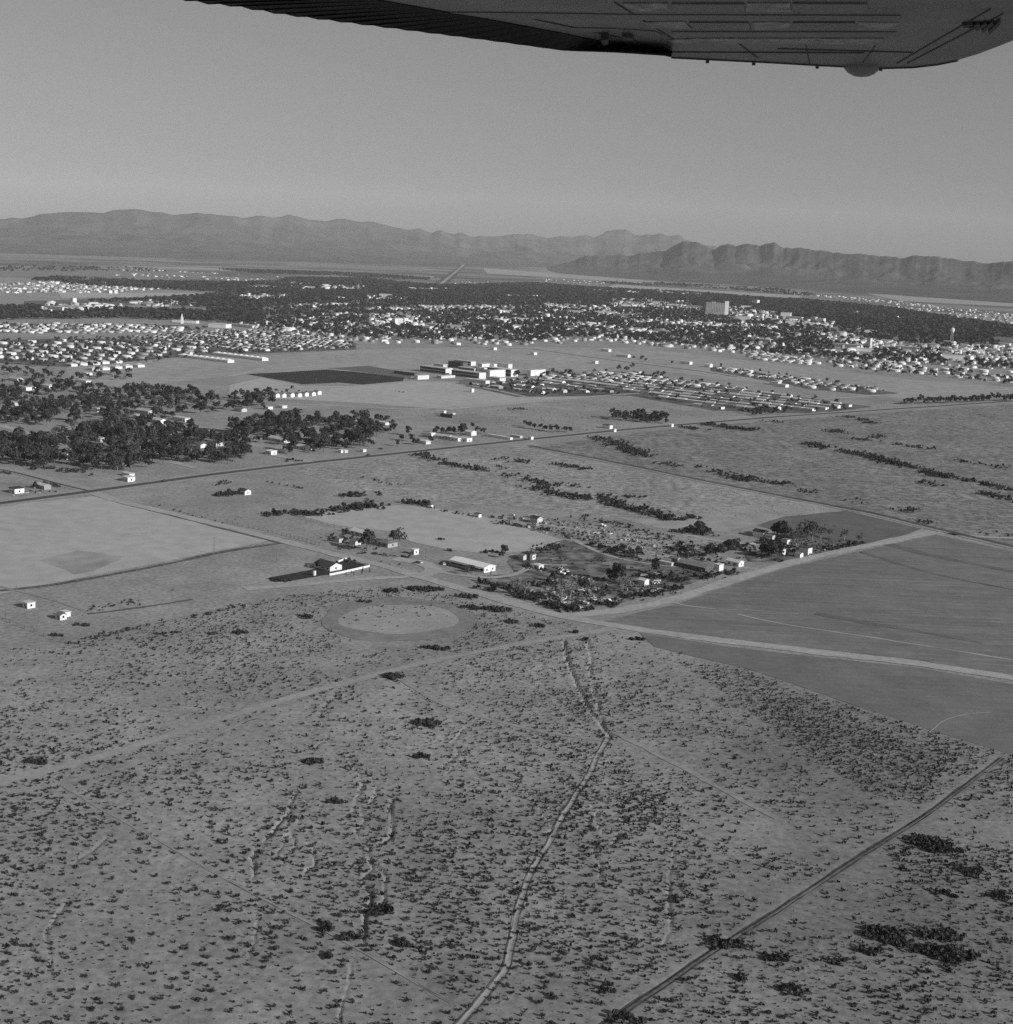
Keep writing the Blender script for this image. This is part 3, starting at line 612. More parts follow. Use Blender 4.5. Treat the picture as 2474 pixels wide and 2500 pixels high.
for i in range(8):
    g = np.random.default_rng(300 + i); c = [(g.normal() * 0.17, g.normal() * 0.17, 0.34 + 0.14 * g.random()) for _ in range(4)]
    SHRUB.append(leafcloud(20, c, [0.42, 0.36, 0.45, 0.33], 0.22, 0.9, 310 + i, 0.15))
SHRUB_M = [cloud_mesh('shrub', leafcloud(80, [(np.random.default_rng(400 + i).normal() * 0.22, 0.2 * math.sin(i), 0.45), (0.25, -0.2, 0.4), (-0.22, 0.2, 0.36), (0.05, 0.3, 0.34)], [0.45, 0.38, 0.4, 0.33], 0.13, 0.95, 420 + i, 0.1), M['creosote']) for i in range(8)]
FARTREE = []
for i in range(5):
    g = np.random.default_rng(500 + i); c, r = lobes(g, 6, 1.0, 0.7, 1.5); FARTREE.append(leafcloud(10, c, r, 0.48, 0.9, 510 + i, 0.3))
MIDTREE = []
for i in range(5):
    g = np.random.default_rng(520 + i); c, r = lobes(g, 8, 1.0, 0.7, 1.75); MIDTREE.append(leafcloud(46, c, r, 0.24, 0.9, 530 + i, 0.4))

# ---------------------------------------------------------------- building blocks: houses (root at the corner nearest the camera, +x towards the sun)
_hc = {}
def house_parts(L, W, H, roof='gable', wall='white', rmat='roof_white', windows=False, rise=None, bands=0, added_porch=0.0):
    key = (round(L, 1), round(W, 1), round(H, 1), roof, wall, rmat, windows, rise, bands, added_porch)
    if key in _hc: return _hc[key]
    parts = []; w = MB()
    if roof == 'gable':
        h2 = H + (rise if rise else W * 0.2)
        w.add([(-L, 0, -0.5), (0, 0, -0.5), (0, W, -0.5), (-L, W, -0.5), (-L, 0, H), (0, 0, H), (0, W, H), (-L, W, H), (-L, W / 2, h2), (0, W / 2, h2)],
              [(0, 1, 5, 4), (1, 2, 6, 9, 5), (2, 3, 7, 6), (3, 0, 4, 8, 7)])
        o = 0.45; sl = (h2 - H) / (W / 2); r = MB()
        for sg in (0, 1):
            y0 = -o if sg == 0 else W + o; z0 = H - o * sl + 0.05; t = 0.18
            v = [(-L - o, y0, z0), (o, y0, z0), (o, W / 2, h2 + 0.05), (-L - o, W / 2, h2 + 0.05)]
            r.add(v + [(a, b_, c + t) for a, b_, c in v], [(0, 1, 2, 3), (4, 5, 6, 7), (0, 1, 5, 4), (1, 2, 6, 5), (3, 0, 4, 7)])
    elif roof == 'hip':
        h2 = H + (rise if rise else W * 0.18); o = 0.6
        w.box(-L, 0, 0, W, -0.5, H)
        r = MB(); k = min(W / 2, L / 2 - 0.3)
        r.add([(-L - o, -o, H), (o, -o, H), (o, W + o, H), (-L - o, W + o, H), (-L + k, W / 2, h2), (-k, W / 2, h2)], [(0, 1, 5, 4), (1, 2, 5), (2, 3, 4, 5), (3, 0, 4), (3, 2, 1, 0)])
    else:
        w.box(-L, 0, 0, W, -0.5, H)
        r = MB(); r.box(-L - 0.35, 0.35, -0.35, W + 0.35, H + 0.003, H + 0.3)
    parts.append(('wall', w.mesh('wall', M[wall]))); parts.append(('roof', r.mesh('roof', M[rmat])))
    if windows:
        nf = max(1, int(L / 4.5))
        for i in range(nf):
            x = -L + (i + 0.5) * L / nf
            parts.append(('window', MB().box(x - 0.75, x + 0.75, -0.06, 0.04, 0.95, min(H - 0.35, 2.2)).mesh('window', M['glass'])))
        ne = max(1, int(W / 5))
        for i in range(ne):
            y = (i + 0.5) * W / ne
            parts.append(('window', MB().box(-0.04, 0.06, y - 0.55, y + 0.55, 1.0, min(H - 0.35, 2.25)).mesh('window', M['glass'])))
        parts.append(('door', MB().box(-L * 0.38 - 0.5, -L * 0.38 + 0.5, -0.07, 0.05, 0, min(2.1, H - 0.2)).mesh('door', M['wood'])))
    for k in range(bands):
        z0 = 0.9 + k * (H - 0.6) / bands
        parts.append(('window_band', MB().box(-L + 0.8, -0.8, -0.08, 0.05, z0, z0 + (H - 0.6) / bands - 1.0).mesh('window_band', M['glass'])))  # dark glass added to deepen the shade on the front face
    if added_porch:  # added overhang that cuts sky light and darkens the shaded front
        parts.append(('porch_roof', MB().box(-L - 0.3, -1.5, -added_porch, -0.5, H - 0.35, H - 0.15).mesh('porch_roof', M['roof_grey'])))
        for k in range(6): x = -L + 0.2 + k * (L - 2) / 5; parts.append(('porch_post', MB().box(x - 0.1, x + 0.1, -added_porch + 0.1, -added_porch + 0.3, -0.3, H - 0.35).mesh('porch_post', M['wood'])))
    _hc[key] = parts
    return parts
HOUSE_XY = []
N_HOUSE = [0]
def house(px, py, L, W, H, label, roof='gable', wall='white', rmat='roof_white', windows=False, rise=None, group=None, cat='house', name='house', rz=YAW, bands=0, added_porch=0.0):
    p = G(px, py); HOUSE_XY.append((p[0] - EB[0] * L / 2 + EA[0] * W / 2, p[1] - EB[1] * L / 2 + EA[1] * W / 2, max(L, W) * 0.55)); N_HOUSE[0] += 1
    return thing(name, label, cat, (p[0], p[1], max(0.0, hz(*p))), house_parts(L, W, H, roof, wall, rmat, windows, rise, bands, added_porch), group, rz)

# ---------------------------------------------------------------- the aeroplane wing overhead
WZ = CAMZ + 0.86
def wp(px, py, z=WZ):
    d = rays([px], [py])[0]; t = (z - CAMZ) / d[2]; return (d[0] * t, d[1] * t)
wing = ob('aircraft_wing', None, None, (*wp(2000, 158), WZ)); tag(wing, 'dark underside of an aircraft wing and its tip overhanging the sky', 'wing'); wing.empty_display_size = 0.3
wloc = Vector((*wp(2000, 158), WZ))
def wpart(name, mb, mat, parent=wing):
    mb.v = [(v[0] - wloc.x, v[1] - wloc.y, v[2] - wloc.z) for v in mb.v]
    return ob(name, mb.mesh(name, M[mat]), parent)
# outline of the lower skin, seen from below, with an upper skin above it
edge_tip = [(1640, 139), (1760, 145), (1880, 151), (2000, 158), (2080, 162), (2160, 165), (2230, 163), (2290, 156), (2340, 146), (2390, 131), (2440, 112), (2500, 88), (2600, 44), (2700, -2)]
hinge = [(1640, 139), (1500, 107), (1380, 82), (1240, 56), (1100, 31), (970, 8), (800, -22)]
low = [wp(*p) for p in edge_tip]; hg = [wp(*p) for p in hinge]
far_in = [wp(760, -110), wp(2800, -110)]
outline = hg[::-1] + low[1:] + [far_in[1], far_in[0]]
skin = MB(); n = len(outline)
skin.prism(outline, WZ, WZ + 0.02)
wpart('lower_skin', skin, 'wing_skin')
# rounded upper surface: lofted from the outline inwards
cx = sum(p[0] for p in outline) / n; cy = sum(p[1] for p in outline) / n
up = MB(); vv = []; levels = [(1.0, 0.021), (0.985, 0.05), (0.93, 0.085), (0.8, 0.115), (0.5, 0.13)]
for k, h in levels: vv += [(cx + (p[0] - cx) * k, cy + (p[1] - cy) * k, WZ + h) for p in outline]
ff = [(l * n + i, l * n + (i + 1) % n, (l + 1) * n + (i + 1) % n, (l + 1) * n + i) for l in range(len(levels) - 1) for i in range(n)] + [tuple((len(levels) - 1) * n + i for i in range(n))]
up.add(vv, ff); wpart('upper_skin', up, 'wing_skin')
# aileron with corrugated trailing edge, drooped; its own shade is painted in as near-black
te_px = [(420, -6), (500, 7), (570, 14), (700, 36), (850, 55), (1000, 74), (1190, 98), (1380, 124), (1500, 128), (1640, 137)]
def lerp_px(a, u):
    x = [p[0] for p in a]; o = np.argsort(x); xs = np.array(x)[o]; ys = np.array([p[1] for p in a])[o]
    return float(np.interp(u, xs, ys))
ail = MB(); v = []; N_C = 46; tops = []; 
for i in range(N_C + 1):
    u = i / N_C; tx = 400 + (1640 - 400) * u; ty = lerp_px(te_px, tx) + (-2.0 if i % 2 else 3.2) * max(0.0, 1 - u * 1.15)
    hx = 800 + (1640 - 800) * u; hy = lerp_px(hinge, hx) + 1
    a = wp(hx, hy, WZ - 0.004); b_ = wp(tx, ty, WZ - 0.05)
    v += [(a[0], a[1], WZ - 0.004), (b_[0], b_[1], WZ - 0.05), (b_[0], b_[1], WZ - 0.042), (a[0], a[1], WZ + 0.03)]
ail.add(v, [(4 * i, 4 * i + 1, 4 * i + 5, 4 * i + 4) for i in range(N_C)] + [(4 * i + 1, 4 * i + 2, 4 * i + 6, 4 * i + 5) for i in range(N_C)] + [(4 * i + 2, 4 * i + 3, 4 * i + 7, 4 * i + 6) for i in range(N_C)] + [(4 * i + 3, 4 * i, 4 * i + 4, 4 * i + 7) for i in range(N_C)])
wpart('aileron', ail, 'wing_shade')
def slab(name, pts, mat, z0, z1, parent=wing): return wpart(name, MB().prism([wp(*p) for p in pts], z0, z1), mat, parent)
# pressed panels and worn bright bands of the lower skin
for pts in ([(1640, 6), (1818, 6), (1818, 26), (1640, 24)], [(1936, 5), (2118, 6), (2116, 26), (1938, 26)], [(1682, 52), (1828, 52), (1834, 68), (1700, 70)], [(1936, 52), (2088, 52), (2084, 68), (1940, 70)]):
    slab('panel', pts, 'wing_panel', WZ - 0.006, WZ + 0.001)
for pts, mt in (([(1570, 52), (1670, 50), (1690, 68), (1590, 66)], 'wing_bright'), ([(1838, 52), (1928, 52), (1930, 69), (1842, 70)], 'wing_bright'), ([(2096, 52), (2196, 54), (2180, 72), (2092, 70)], 'wing_bright'),
                ([(1630, 95), (1700, 92), (2160, 92), (2150, 106), (1900, 104), (1700, 102), (1640, 102)], 'wing_bright'), ([(1520, 6), (1630, 5), (1630, 24), (1545, 24)], 'wing_bright'), ([(1824, 5), (1930, 5), (1932, 26), (1822, 26)], 'wing_bright'),
                ([(1100, 28), (1330, 30), (1560, 34), (2200, 36), (2200, 46), (1560, 46), (1330, 44), (1180, 40)], 'wing_panel'), ([(1400, 66), (1480, 67), (1600, 74), (1620, 84), (1490, 76), (1405, 74)], 'wing_panel'), ([(1640, 76), (2190, 76), (2180, 88), (1650, 88)], 'wing_panel')):
    slab('stiffener', pts, mt, WZ - 0.004, WZ + 0.001)
for a, b_ in (((1500, 4), (1660, 104)), ((1764, 74), (1850, 140)), ((1945, 4), (1978, 156)), ((2138, 110), (2108, 152)), ((2190, 154), (2420, 20)), ((2215, 154), (2450, 32)), ((1250, 34), (1560, 100)), ((1640, 126), (2110, 128)), ((1900, 118), (2230, 127))):
    d = np.array(b_) - np.array(a); nn = np.array([-d[1], d[0]]) / np.linalg.norm(d) * 0.9
    slab('seam', [tuple(np.array(a) + nn), tuple(np.array(b_) + nn), tuple(np.array(b_) - nn), tuple(np.array(a) - nn)], 'wing_seam', WZ - 0.003, WZ + 0.001)
for t in range(5):
    x0 = 2350 + t * 16; slab('louvre', [(x0, 62 + 4 * t - 8), (x0 + 26, 52 - t * 2), (x0 + 30, 58 - t * 2), (x0 + 4, 68 + 4 * t - 8)], 'wing_seam', WZ - 0.012, WZ + 0.001)
slab('bracket', [(1468, 80), (1488, 76), (1486, 90), (1474, 92)], 'wing_seam', WZ - 0.03, WZ + 0.001)
slab('bracket', [(1520, 76), (1545, 80), (1548, 87), (1524, 86)], 'wing_seam', WZ - 0.02, WZ + 0.001)
# rib line of the tip edge, rivets and the tip lamp
rim = MB()
for a, b_ in zip(edge_tip[:8], edge_tip[1:9]):
    p0 = wp(*a); p1 = wp(*b_); rim.tube((p0[0], p0[1], WZ - 0.002), (p1[0], p1[1], WZ - 0.002), 0.0045, 0.0045, 6)
wpart('edge_strip', rim, 'wing_seam')
for px_, py_ in ((1728, 147), (1841, 152), (1996, 160), (2152, 166)):
    q = wp(px_, py_); wpart('rivet', MB().tube((q[0], q[1], WZ - 0.012), (q[0], q[1], WZ + 0.004), 0.008, 0.008, 8), 'wing_seam')
lm = MB(); q0 = wp(2105, 163); lv = []; nl = 12
for j in range(5):
    a = j / 4 * math.pi / 2
    for i in range(nl):
        t = 2 * math.pi * i / nl; lv.append((q0[0] + 0.085 * math.cos(a) * math.cos(t), q0[1] + 0.05 * math.cos(a) * math.sin(t), WZ + 0.01 - 0.055 * math.sin(a)))
lm.add(lv, [(j * nl + i, j * nl + (i + 1) % nl, (j + 1) * nl + (i + 1) % nl, (j + 1) * nl + i) for j in range(4) for i in range(nl)])
wpart('tip_lamp', lm, 'lens')

# ---------------------------------------------------------------- the white gabled house in its dark lawn
house(806, 1396, 15, 9.6, 3.0, 'white gabled house with dark roof standing in a dark green lawn', wall='white', rmat='roof_dark', windows=True, rise=1.9)
def wall_line(name, label, pts, h, t, mat, cat='wall', pier=False):
    P = gp(pts); root = ob(name, None, None, (P[0][0], P[0][1], hz(*P[0]))); tag(root, label, cat)
    for a, b_ in zip(P[:-1], P[1:]):
        d = b_ - a; L = float(np.hypot(*d)); o = ob('wall_panel', MB().box(0, L, -t / 2, t / 2, -0.6, h).mesh('wall_panel', M[mat]), root, (a[0] - P[0][0], a[1] - P[0][1], 0.3), math.atan2(d[1], d[0]))
    for q in (P if pier else []):
        ob('pier', MB().box(-0.3, 0.3, -0.3, 0.3, -0.6, h + 0.25).mesh('pier', M[mat]), root, (q[0] - P[0][0], q[1] - P[0][1], 0.3))
wall_line('garden_wall', 'low white garden wall along the sunlit edge of the dark lawn', [(806, 1405), (850, 1396), (902, 1384)], 0.9, 0.3, 'white', pier=True)
wall_line('garden_wall', 'short white wall behind the gabled house on the lawn', [(826, 1373), (846, 1366)], 1.0, 0.3, 'white')
wall_line('gate_pier', 'white upright gate pier at the lawn edge before the gabled house', [(766, 1406), (770, 1404.5)], 2.6, 1.0, 'white', cat='pier')
wall_line('garden_wall', 'short white wall stub left of the gabled house', [(752, 1385), (766, 1381)], 1.2, 0.3, 'white')
# ---------------------------------------------------------------- the long white-roofed building
house(1182, 1399, 30, 10.5, 3.2, 'long low building with bright white metal roof and shaded front', wall='white', rmat='roof_metal', windows=True, rise=1.3, cat='building', name='long_building', added_porch=3.0, bands=1)
# ---------------------------------------------------------------- other houses one can pick out
HS = [  # px, py (nearest corner), L, W, H, roof, wall, roof material, windows, label
    (67, 1487, 5.2, 4.6, 3.0, 'flat', 'white', 'roof_white', 1, 'small white flat-roofed house alone in the field at far left'),
    (147, 1515, 4.6, 3.8, 2.6, 'gable', 'white', 'roof_grey', 1, 'small white cabin next to a trailer near the fence corner'),
    (160, 1507, 4.6, 3, 2.4, 'flat', 'white', 'roof_white', 0, 'white box trailer just behind the small cabin'),
    (1011, 1355, 3, 4.2, 3.4, 'flat', 'white', 'roof_white', 1, 'bright white square shed beside the farm trees at the dirt road'),
    (947, 1338, 11, 9, 3.0, 'hip', 'greywall', 'roof_grey', 1, 'grey hip-roofed farmhouse in front of the round bushy tree'),
    (888, 1312, 14, 7, 2.8, 'gable', 'cream', 'roof_white', 1, 'pale-roofed farmhouse behind the darkest farm tree'),
    (868, 1332, 6, 5, 2.6, 'gable', 'cream', 'roof_grey', 0, 'little pale shed left of the darkest farm tree'),
    (828, 1325, 4, 3.5, 2.4, 'flat', 'cream', 'roof_grey', 0, 'tiny pale hut at the left end of the farm hedge'),
    (598, 1209, 9, 6, 3.2, 'gable', 'white', 'roof_dark', 1, 'white-ended cottage in the dark walled garden below the paved road'),
    (312, 1177, 9, 7, 3.6, 'flat', 'white', 'roof_white', 1, 'white house at the verge of the paved road by the grove'),
    (316, 1165, 12, 5, 2.6, 'flat', 'cream', 'roof_white', 0, 'low pale outbuilding just behind the white verge house'),
    (36, 1206, 9, 8, 3.8, 'flat', 'white', 'roof_dark', 1, 'white house with dark door beside the side road at the left edge'),
    (108, 1196, 13, 6, 3.0, 'gable', 'greywall', 'roof_white', 0, 'long grey shed near the side road junction'),
    (163, 1122, 8, 7, 4.6, 'gable', 'white', 'roof_grey', 1, 'bright white house at the front edge of the big grove'),
    (662, 1111, 9, 7, 3.4, 'flat', 'white', 'roof_metal', 1, 'bright white block house between the two groves'),
    (694, 1082, 26, 9, 3.0, 'gable', 'cream', 'roof_white', 1, 'long pale-roofed house under the middle grove'),
    (748, 1100, 16, 8, 3.0, 'gable', 'cream', 'roof_white', 1, 'pale-roofed house in the shade of the middle grove'),
    (833, 1106, 5, 4, 2.6, 'flat', 'white', 'roof_white', 0, 'small white hut at the grove foot by the paved road'),
    (842, 1106, 4, 4, 2.4, 'flat', 'cream', 'roof_white', 0, 'smaller cream hut next to the white hut at the grove foot'),
    (887, 1104, 5, 4, 2.4, 'flat', 'white', 'roof_white', 0, 'lone white kiosk near the parked car on the paved road'),
    (334, 1023, 8, 9, 4.2, 'flat', 'white', 'roof_white', 1, 'white house end showing in the middle of the big grove'),
    (362, 1012, 26, 8, 3.2, 'gable', 'cream', 'roof_white', 0, 'long pale roof in the middle of the big grove'),
    (392, 1035, 18, 8, 3.6, 'gable', 'white', 'roof_white', 1, 'white house at the sunny side of the big grove'),
    (452, 1030, 24, 8, 3.6, 'flat', 'white', 'roof_white', 1, 'long white house right of the big grove'),
    (238, 1006, 8, 7, 4.0, 'flat', 'white', 'roof_white', 0, 'small white house deep inside the big grove'),
    (176, 1061, 14, 9, 3.2, 'hip', 'white', 'roof_white', 1, 'white hip-roofed house in the clearing of the big grove'),
    (128, 1072, 9, 8, 3.4, 'gable', 'cream', 'roof_grey', 0, 'cream gabled house left of the grove clearing'),
    (446, 1071, 16, 9, 3.4, 'gable', 'white', 'roof_white', 1, 'white house among young trees right of the big grove'),
    (418, 1071, 11, 6, 2.8, 'flat', 'white', 'roof_white', 0, 'low white annexe beside the house among young trees'),
    (528, 1090, 14, 9, 3.4, 'hip', 'cream', 'roof_white', 1, 'pale hip-roofed house in the orchard near the road'),
    (490, 1094, 8, 7, 3.0, 'gable', 'white', 'roof_grey', 0, 'small white gabled house in the orchard'),
    (246, 1080, 8, 7, 3.2, 'gable', 'white', 'roof_white', 0, 'little white house under the grove crown'),
    (36, 991, 22, 8, 3.4, 'flat', 'cream', 'roof_white', 0, 'long pale building at the left edge above the side road'),
    (210, 936, 24, 8, 3.4, 'flat', 'white', 'roof_white', 0, 'long low white building behind the big grove'),
    (212, 917, 14, 9, 3.6, 'flat', 'white', 'roof_white', 0, 'white house on the lane between tract and grove'),
    (120, 950, 18, 9, 4.4, 'hip', 'white', 'roof_white', 0, 'white domed-looking house at the back of the grove'),
    (64, 954, 8, 8, 4.2, 'flat', 'white', 'roof_white', 0, 'left one of two small white cubes behind the grove'),
    (82, 953, 8, 8, 4.2, 'flat', 'white', 'roof_white', 0, 'right one of two small white cubes behind the grove'),
    (42, 932, 24, 9, 3.4, 'gable', 'cream', 'roof_white', 0, 'pale gabled house near the left edge below the tract'),
    (590, 1006, 14, 8, 3.0, 'gable', 'cream', 'roof_grey', 0, 'grey-roofed house above the middle grove'),
    (655, 1000, 8, 7, 3.0, 'flat', 'white', 'roof_white', 0, 'small white house at the back edge of the middle grove'),
    (690, 997, 9, 7, 3.0, 'flat', 'white', 'roof_white', 0, 'white house next to the back edge of the middle grove'),
    (876, 1038, 7, 6, 4.0, 'gable', 'white', 'roof_white', 0, 'white gable among the trees of the middle grove'),
    (941, 1038, 20, 6, 2.6, 'flat', 'cream', 'roof_white', 0, 'long low shed at the right end of the middle grove'),
    (1053, 1069, 6, 6, 5.0, 'flat', 'white', 'roof_white', 1, 'narrow white tower house by the dark road trees'),
    (1094, 1074, 30, 8, 3.0, 'gable', 'cream', 'roof_white', 1, 'long pale motel wing on the far verge'),
    (1118, 1078, 20, 8, 3.4, 'flat', 'white', 'roof_white', 1, 'white flat motel office on the far verge'),
    (1140, 1079, 12, 8, 3.6, 'flat', 'white', 'roof_white', 1, 'white end house of the motel on the far verge'),
    (1040, 1085, 14, 7, 3.0, 'hip', 'cream', 'roof_white', 0, 'small pale house left of the motel'),
    (1151, 1064, 10, 8, 3.8, 'gable', 'white', 'roof_white', 0, 'white gabled house behind the motel trees'),
    (1104, 1021, 20, 6, 3.4, 'flat', 'darkwall', 'roof_dark', 0, 'dark long barn in the field above the motel'),
    (1084, 1013, 4, 4, 4.6, 'flat', 'white', 'roof_white', 0, 'white tank house at the left end of the dark barn'),
    (1106, 1019, 4, 4, 4.6, 'flat', 'white', 'roof_white', 0, 'white tank house at the right end of the dark barn'),
    (1246, 1074, 34, 4, 2.2, 'flat', 'white', 'roof_white', 0, 'very long thin white shed lining the paved road'),
    (1270, 1070, 14, 4, 2.2, 'flat', 'cream', 'roof_white', 0, 'short pale shed beside the long thin shed'),
    (1297, 1074, 4.2, 4, 3.2, 'flat', 'white', 'roof_white', 0, 'white roadside kiosk at the field track turning'),
    (1489, 1047, 11, 5.5, 4.0, 'flat', 'white', 'roof_dark', 0, 'dark-sided house with white end right of the small tree row'),
    (1500, 1055, 4, 4, 3.0, 'flat', 'white', 'roof_white', 0, 'tiny white kiosk on the near verge of the paved road'),
    (1640, 1043, 4.2, 4.2, 3.2, 'gable', 'white', 'roof_white', 0, 'white peaked kiosk by the road below the dark thicket'),
    (1152, 958, 4, 5, 5, 'flat', 'white', 'roof_white', 0, 'lone white box in the field below the school'),
    (1206, 855, 9, 9, 5, 'flat', 'white', 'roof_white', 0, 'white square shed on the ditch line at the edge of town'),
    (1304, 867, 9, 9, 5, 'flat', 'white', 'roof_white', 0, 'white square shed second along the ditch line'),
    (1454, 888, 8.5, 8.5, 4.8, 'flat', 'white', 'roof_white', 0, 'white square shed third along the ditch line'),
    (1486, 859, 20, 9, 5, 'hip', 'white', 'roof_white', 0, 'white hip-roofed house alone on the plain below town'),
    (1533, 873, 28, 9, 4.5, 'gable', 'white', 'roof_white', 0, 'white farmhouse with dark trees on the plain below town'),
    (1684, 890, 22, 9, 5, 'hip', 'white', 'roof_white', 0, 'white house at the head of the long house row'),
    (1733, 897, 12, 10, 5, 'gable', 'white', 'roof_white', 0, 'small white gabled house starting the long house row'),
    (1900, 941, 16, 10, 5, 'flat', 'white', 'roof_white', 0, 'white house in the gap between two tracts'),
    (1918, 946, 16, 10, 4.4, 'flat', 'cream', 'roof_white', 0, 'pale house beside the white house in the tract gap'),
    # yard and farm buildings of the junk plot
    (1278, 1368, 4.5, 4.5, 2.8, 'gable', 'cream', 'roof_grey', 0, 'pale shed with dark doorway left of the black barn'),
    (1294, 1368, 7, 6, 4.0, 'flat', 'darkwall', 'roof_dark', 0, 'black weathered barn at the back of the junk yard'),
    (1300, 1367, 2.2, 3.2, 3.0, 'flat', 'white', 'roof_white', 1, 'white doorway hut on the right of the black barn'),
    (1316, 1392, 6, 4.5, 3.0, 'hip', 'white', 'roof_white', 1, 'small white cottage in the fork of the yard tracks'),
    (1312, 1279, 7, 6, 4.0, 'gable', 'cream', 'roof_dark', 0, 'dark shed with pale end at the back of the north junk row'),
    (1306, 1266, 5, 2.5, 2.2, 'gable', 'white', 'roof_white', 0, 'small white lean-to above the dark shed of the north row'),
    (1169, 1264, 5, 3.0, 2.6, 'flat', 'white', 'roof_dark', 0, 'dark shed with white end at the corner of the bare field'),
    (1756, 1394, 4, 5, 3.8, 'flat', 'white', 'roof_white', 0, 'bright white box building at the edge of the ploughed field'),
    (1722, 1398, 22, 9, 3.0, 'gable', 'darkwall', 'roof_grey', 0, 'long dark shed with pale roof left of the white box'),
    (1804, 1385, 10, 6, 3.0, 'gable', 'white', 'roof_white', 1, 'white house with a dark bush in front beside the dirt road'),
    (1654, 1377, 5, 4, 3.4, 'gable', 'greywall', 'roof_grey', 0, 'grey hut by the garden fence'),
    (1640, 1383, 10, 2.4, 2.0, 'flat', 'cream', 'roof_white', 0, 'pale low trailer on the garden edge'),
    (1574, 1430, 5, 4.5, 3.0, 'gable', 'white', 'roof_white', 0, 'little white house half hidden behind the yard trees'),
    (1864, 1314, 9, 6, 4.2, 'gable', 'white', 'roof_dark', 0, 'dark house with bright white gable below the tall trees'),
    (1922, 1330, 4, 4, 3.4, 'flat', 'white', 'roof_grey', 0, 'small white hut on the yard track below the tall trees'),
    (1911, 1356, 6, 4, 4.0, 'flat', 'cream', 'roof_grey', 0, 'narrow pale shed behind the roadside bushes'),
    (1973, 1355, 7, 5.5, 4.6, 'flat', 'white', 'roof_dark', 0, 'dark-sided shed with bright white end on the dirt road'),
    (1954, 1362, 4, 4, 2.6, 'gable', 'white', 'roof_grey', 0, 'small white gabled shed left of the bright-ended shed'),
    (1886, 1318, 7, 4, 2.6, 'gable', 'cream', 'roof_grey', 0, 'low pale cabin next to the bright gable'),
    (1052, 1241, 3.0, 2.6, 2.6, 'flat', 'white', 'roof_dark', 0, 'white-ended hut at the end of the long hedge'),
]
for h in HS:
    if 900 < h[1] < 1130 and h[0] < 960:
        for s_ in (14, 26, 38, 50): q_ = G(h[0], h[1]); q_ = q_ * (1 - s_ / np.linalg.norm(q_)) - EB * h[2] * 0.35; HOUSE_XY.append((q_[0], q_[1], 0.36 * h[2] + 1.5))
    house(h[0], h[1], h[2], h[3], h[4], h[9], roof=h[5], wall=h[6], rmat=h[7], windows=bool(h[8]))
for i, (x, y) in enumerate([(674, 971), (690, 971), (710, 970), (728, 970), (745, 968), (762, 967), (776, 964)]):
    house(x, y, 9, 6.5, 4.2, 'white cottage below the slim trees, %s from the left of its row' % ordinal(i + 1), roof='gable', wall='white', rmat='roof_grey', group='cottages above the middle grove')
# ---------------------------------------------------------------- school blocks
SB = [  # px, py corner, L, W, H, wall, label
    (1088, 914, 58, 16, 9, 'white', 'flat-roofed school block with long dark side nearest the sports turf'),
    (1170, 925, 60, 15, 9, 'white', 'flat-roofed school block in the middle with white end'),
    (1196, 922, 9, 36, 11, 'white', 'bright white school hall facing the sun'),
    (1220, 933, 26, 14, 6, 'cream', 'low pale school annexe before the bright hall'),
    (1248, 920, 52, 16, 11, 'white', 'tall flat-roofed school block right of the bright hall'),
    (1296, 918, 8, 36, 9, 'white', 'white school wing behind the dark round tree'),
    (1177, 902, 10, 20, 9, 'white', 'white rear school wing left of the stair block'),
    (1182, 911, 16, 22, 8, 'white', 'white rear school wing right behind the hall'),
    (1206, 902, 26, 8, 9, 'white', 'white stair block behind the school hall'),
    (1241, 904, 30, 10, 10, 'white', 'rear dark-sided school block with rounded white end'),
    (1158, 909, 36, 8, 6, 'cream', 'low linking school wing in the middle'),
    (1082, 899, 22, 10, 6, 'cream', 'rear left school building with pale roof'),
    (1150, 893, 40, 12, 7, 'cream', 'rear school building with row of pale roofs'),
    (1130, 900, 34, 12, 10, 'darkwall', 'dark rear school block beside the poles'),
    (1020, 927, 8, 24, 6, 'cream', 'pale grandstand building at the right end of the sports turf'),
    (1078, 924, 10, 30, 3.5, 'cream', 'long low pale building between turf and school'),
    (1186, 938, 46, 9, 5, 'white', 'white-roofed house strip in front of the school'),
    (1012, 918, 46, 5, 4, 'darkwall', 'dark bleachers along the sports turf'),
]
for h in SB:
    house(h[0], h[1], h[2], h[3], h[4], h[6], roof='flat', wall=h[5], rmat='roof_white' if h[5] != 'darkwall' else 'roof_dark', cat='building', name='school_building', group='school blocks', bands=2 if h[2] > 30 and h[4] > 5 else 0)
    N_HOUSE[0] -= 1
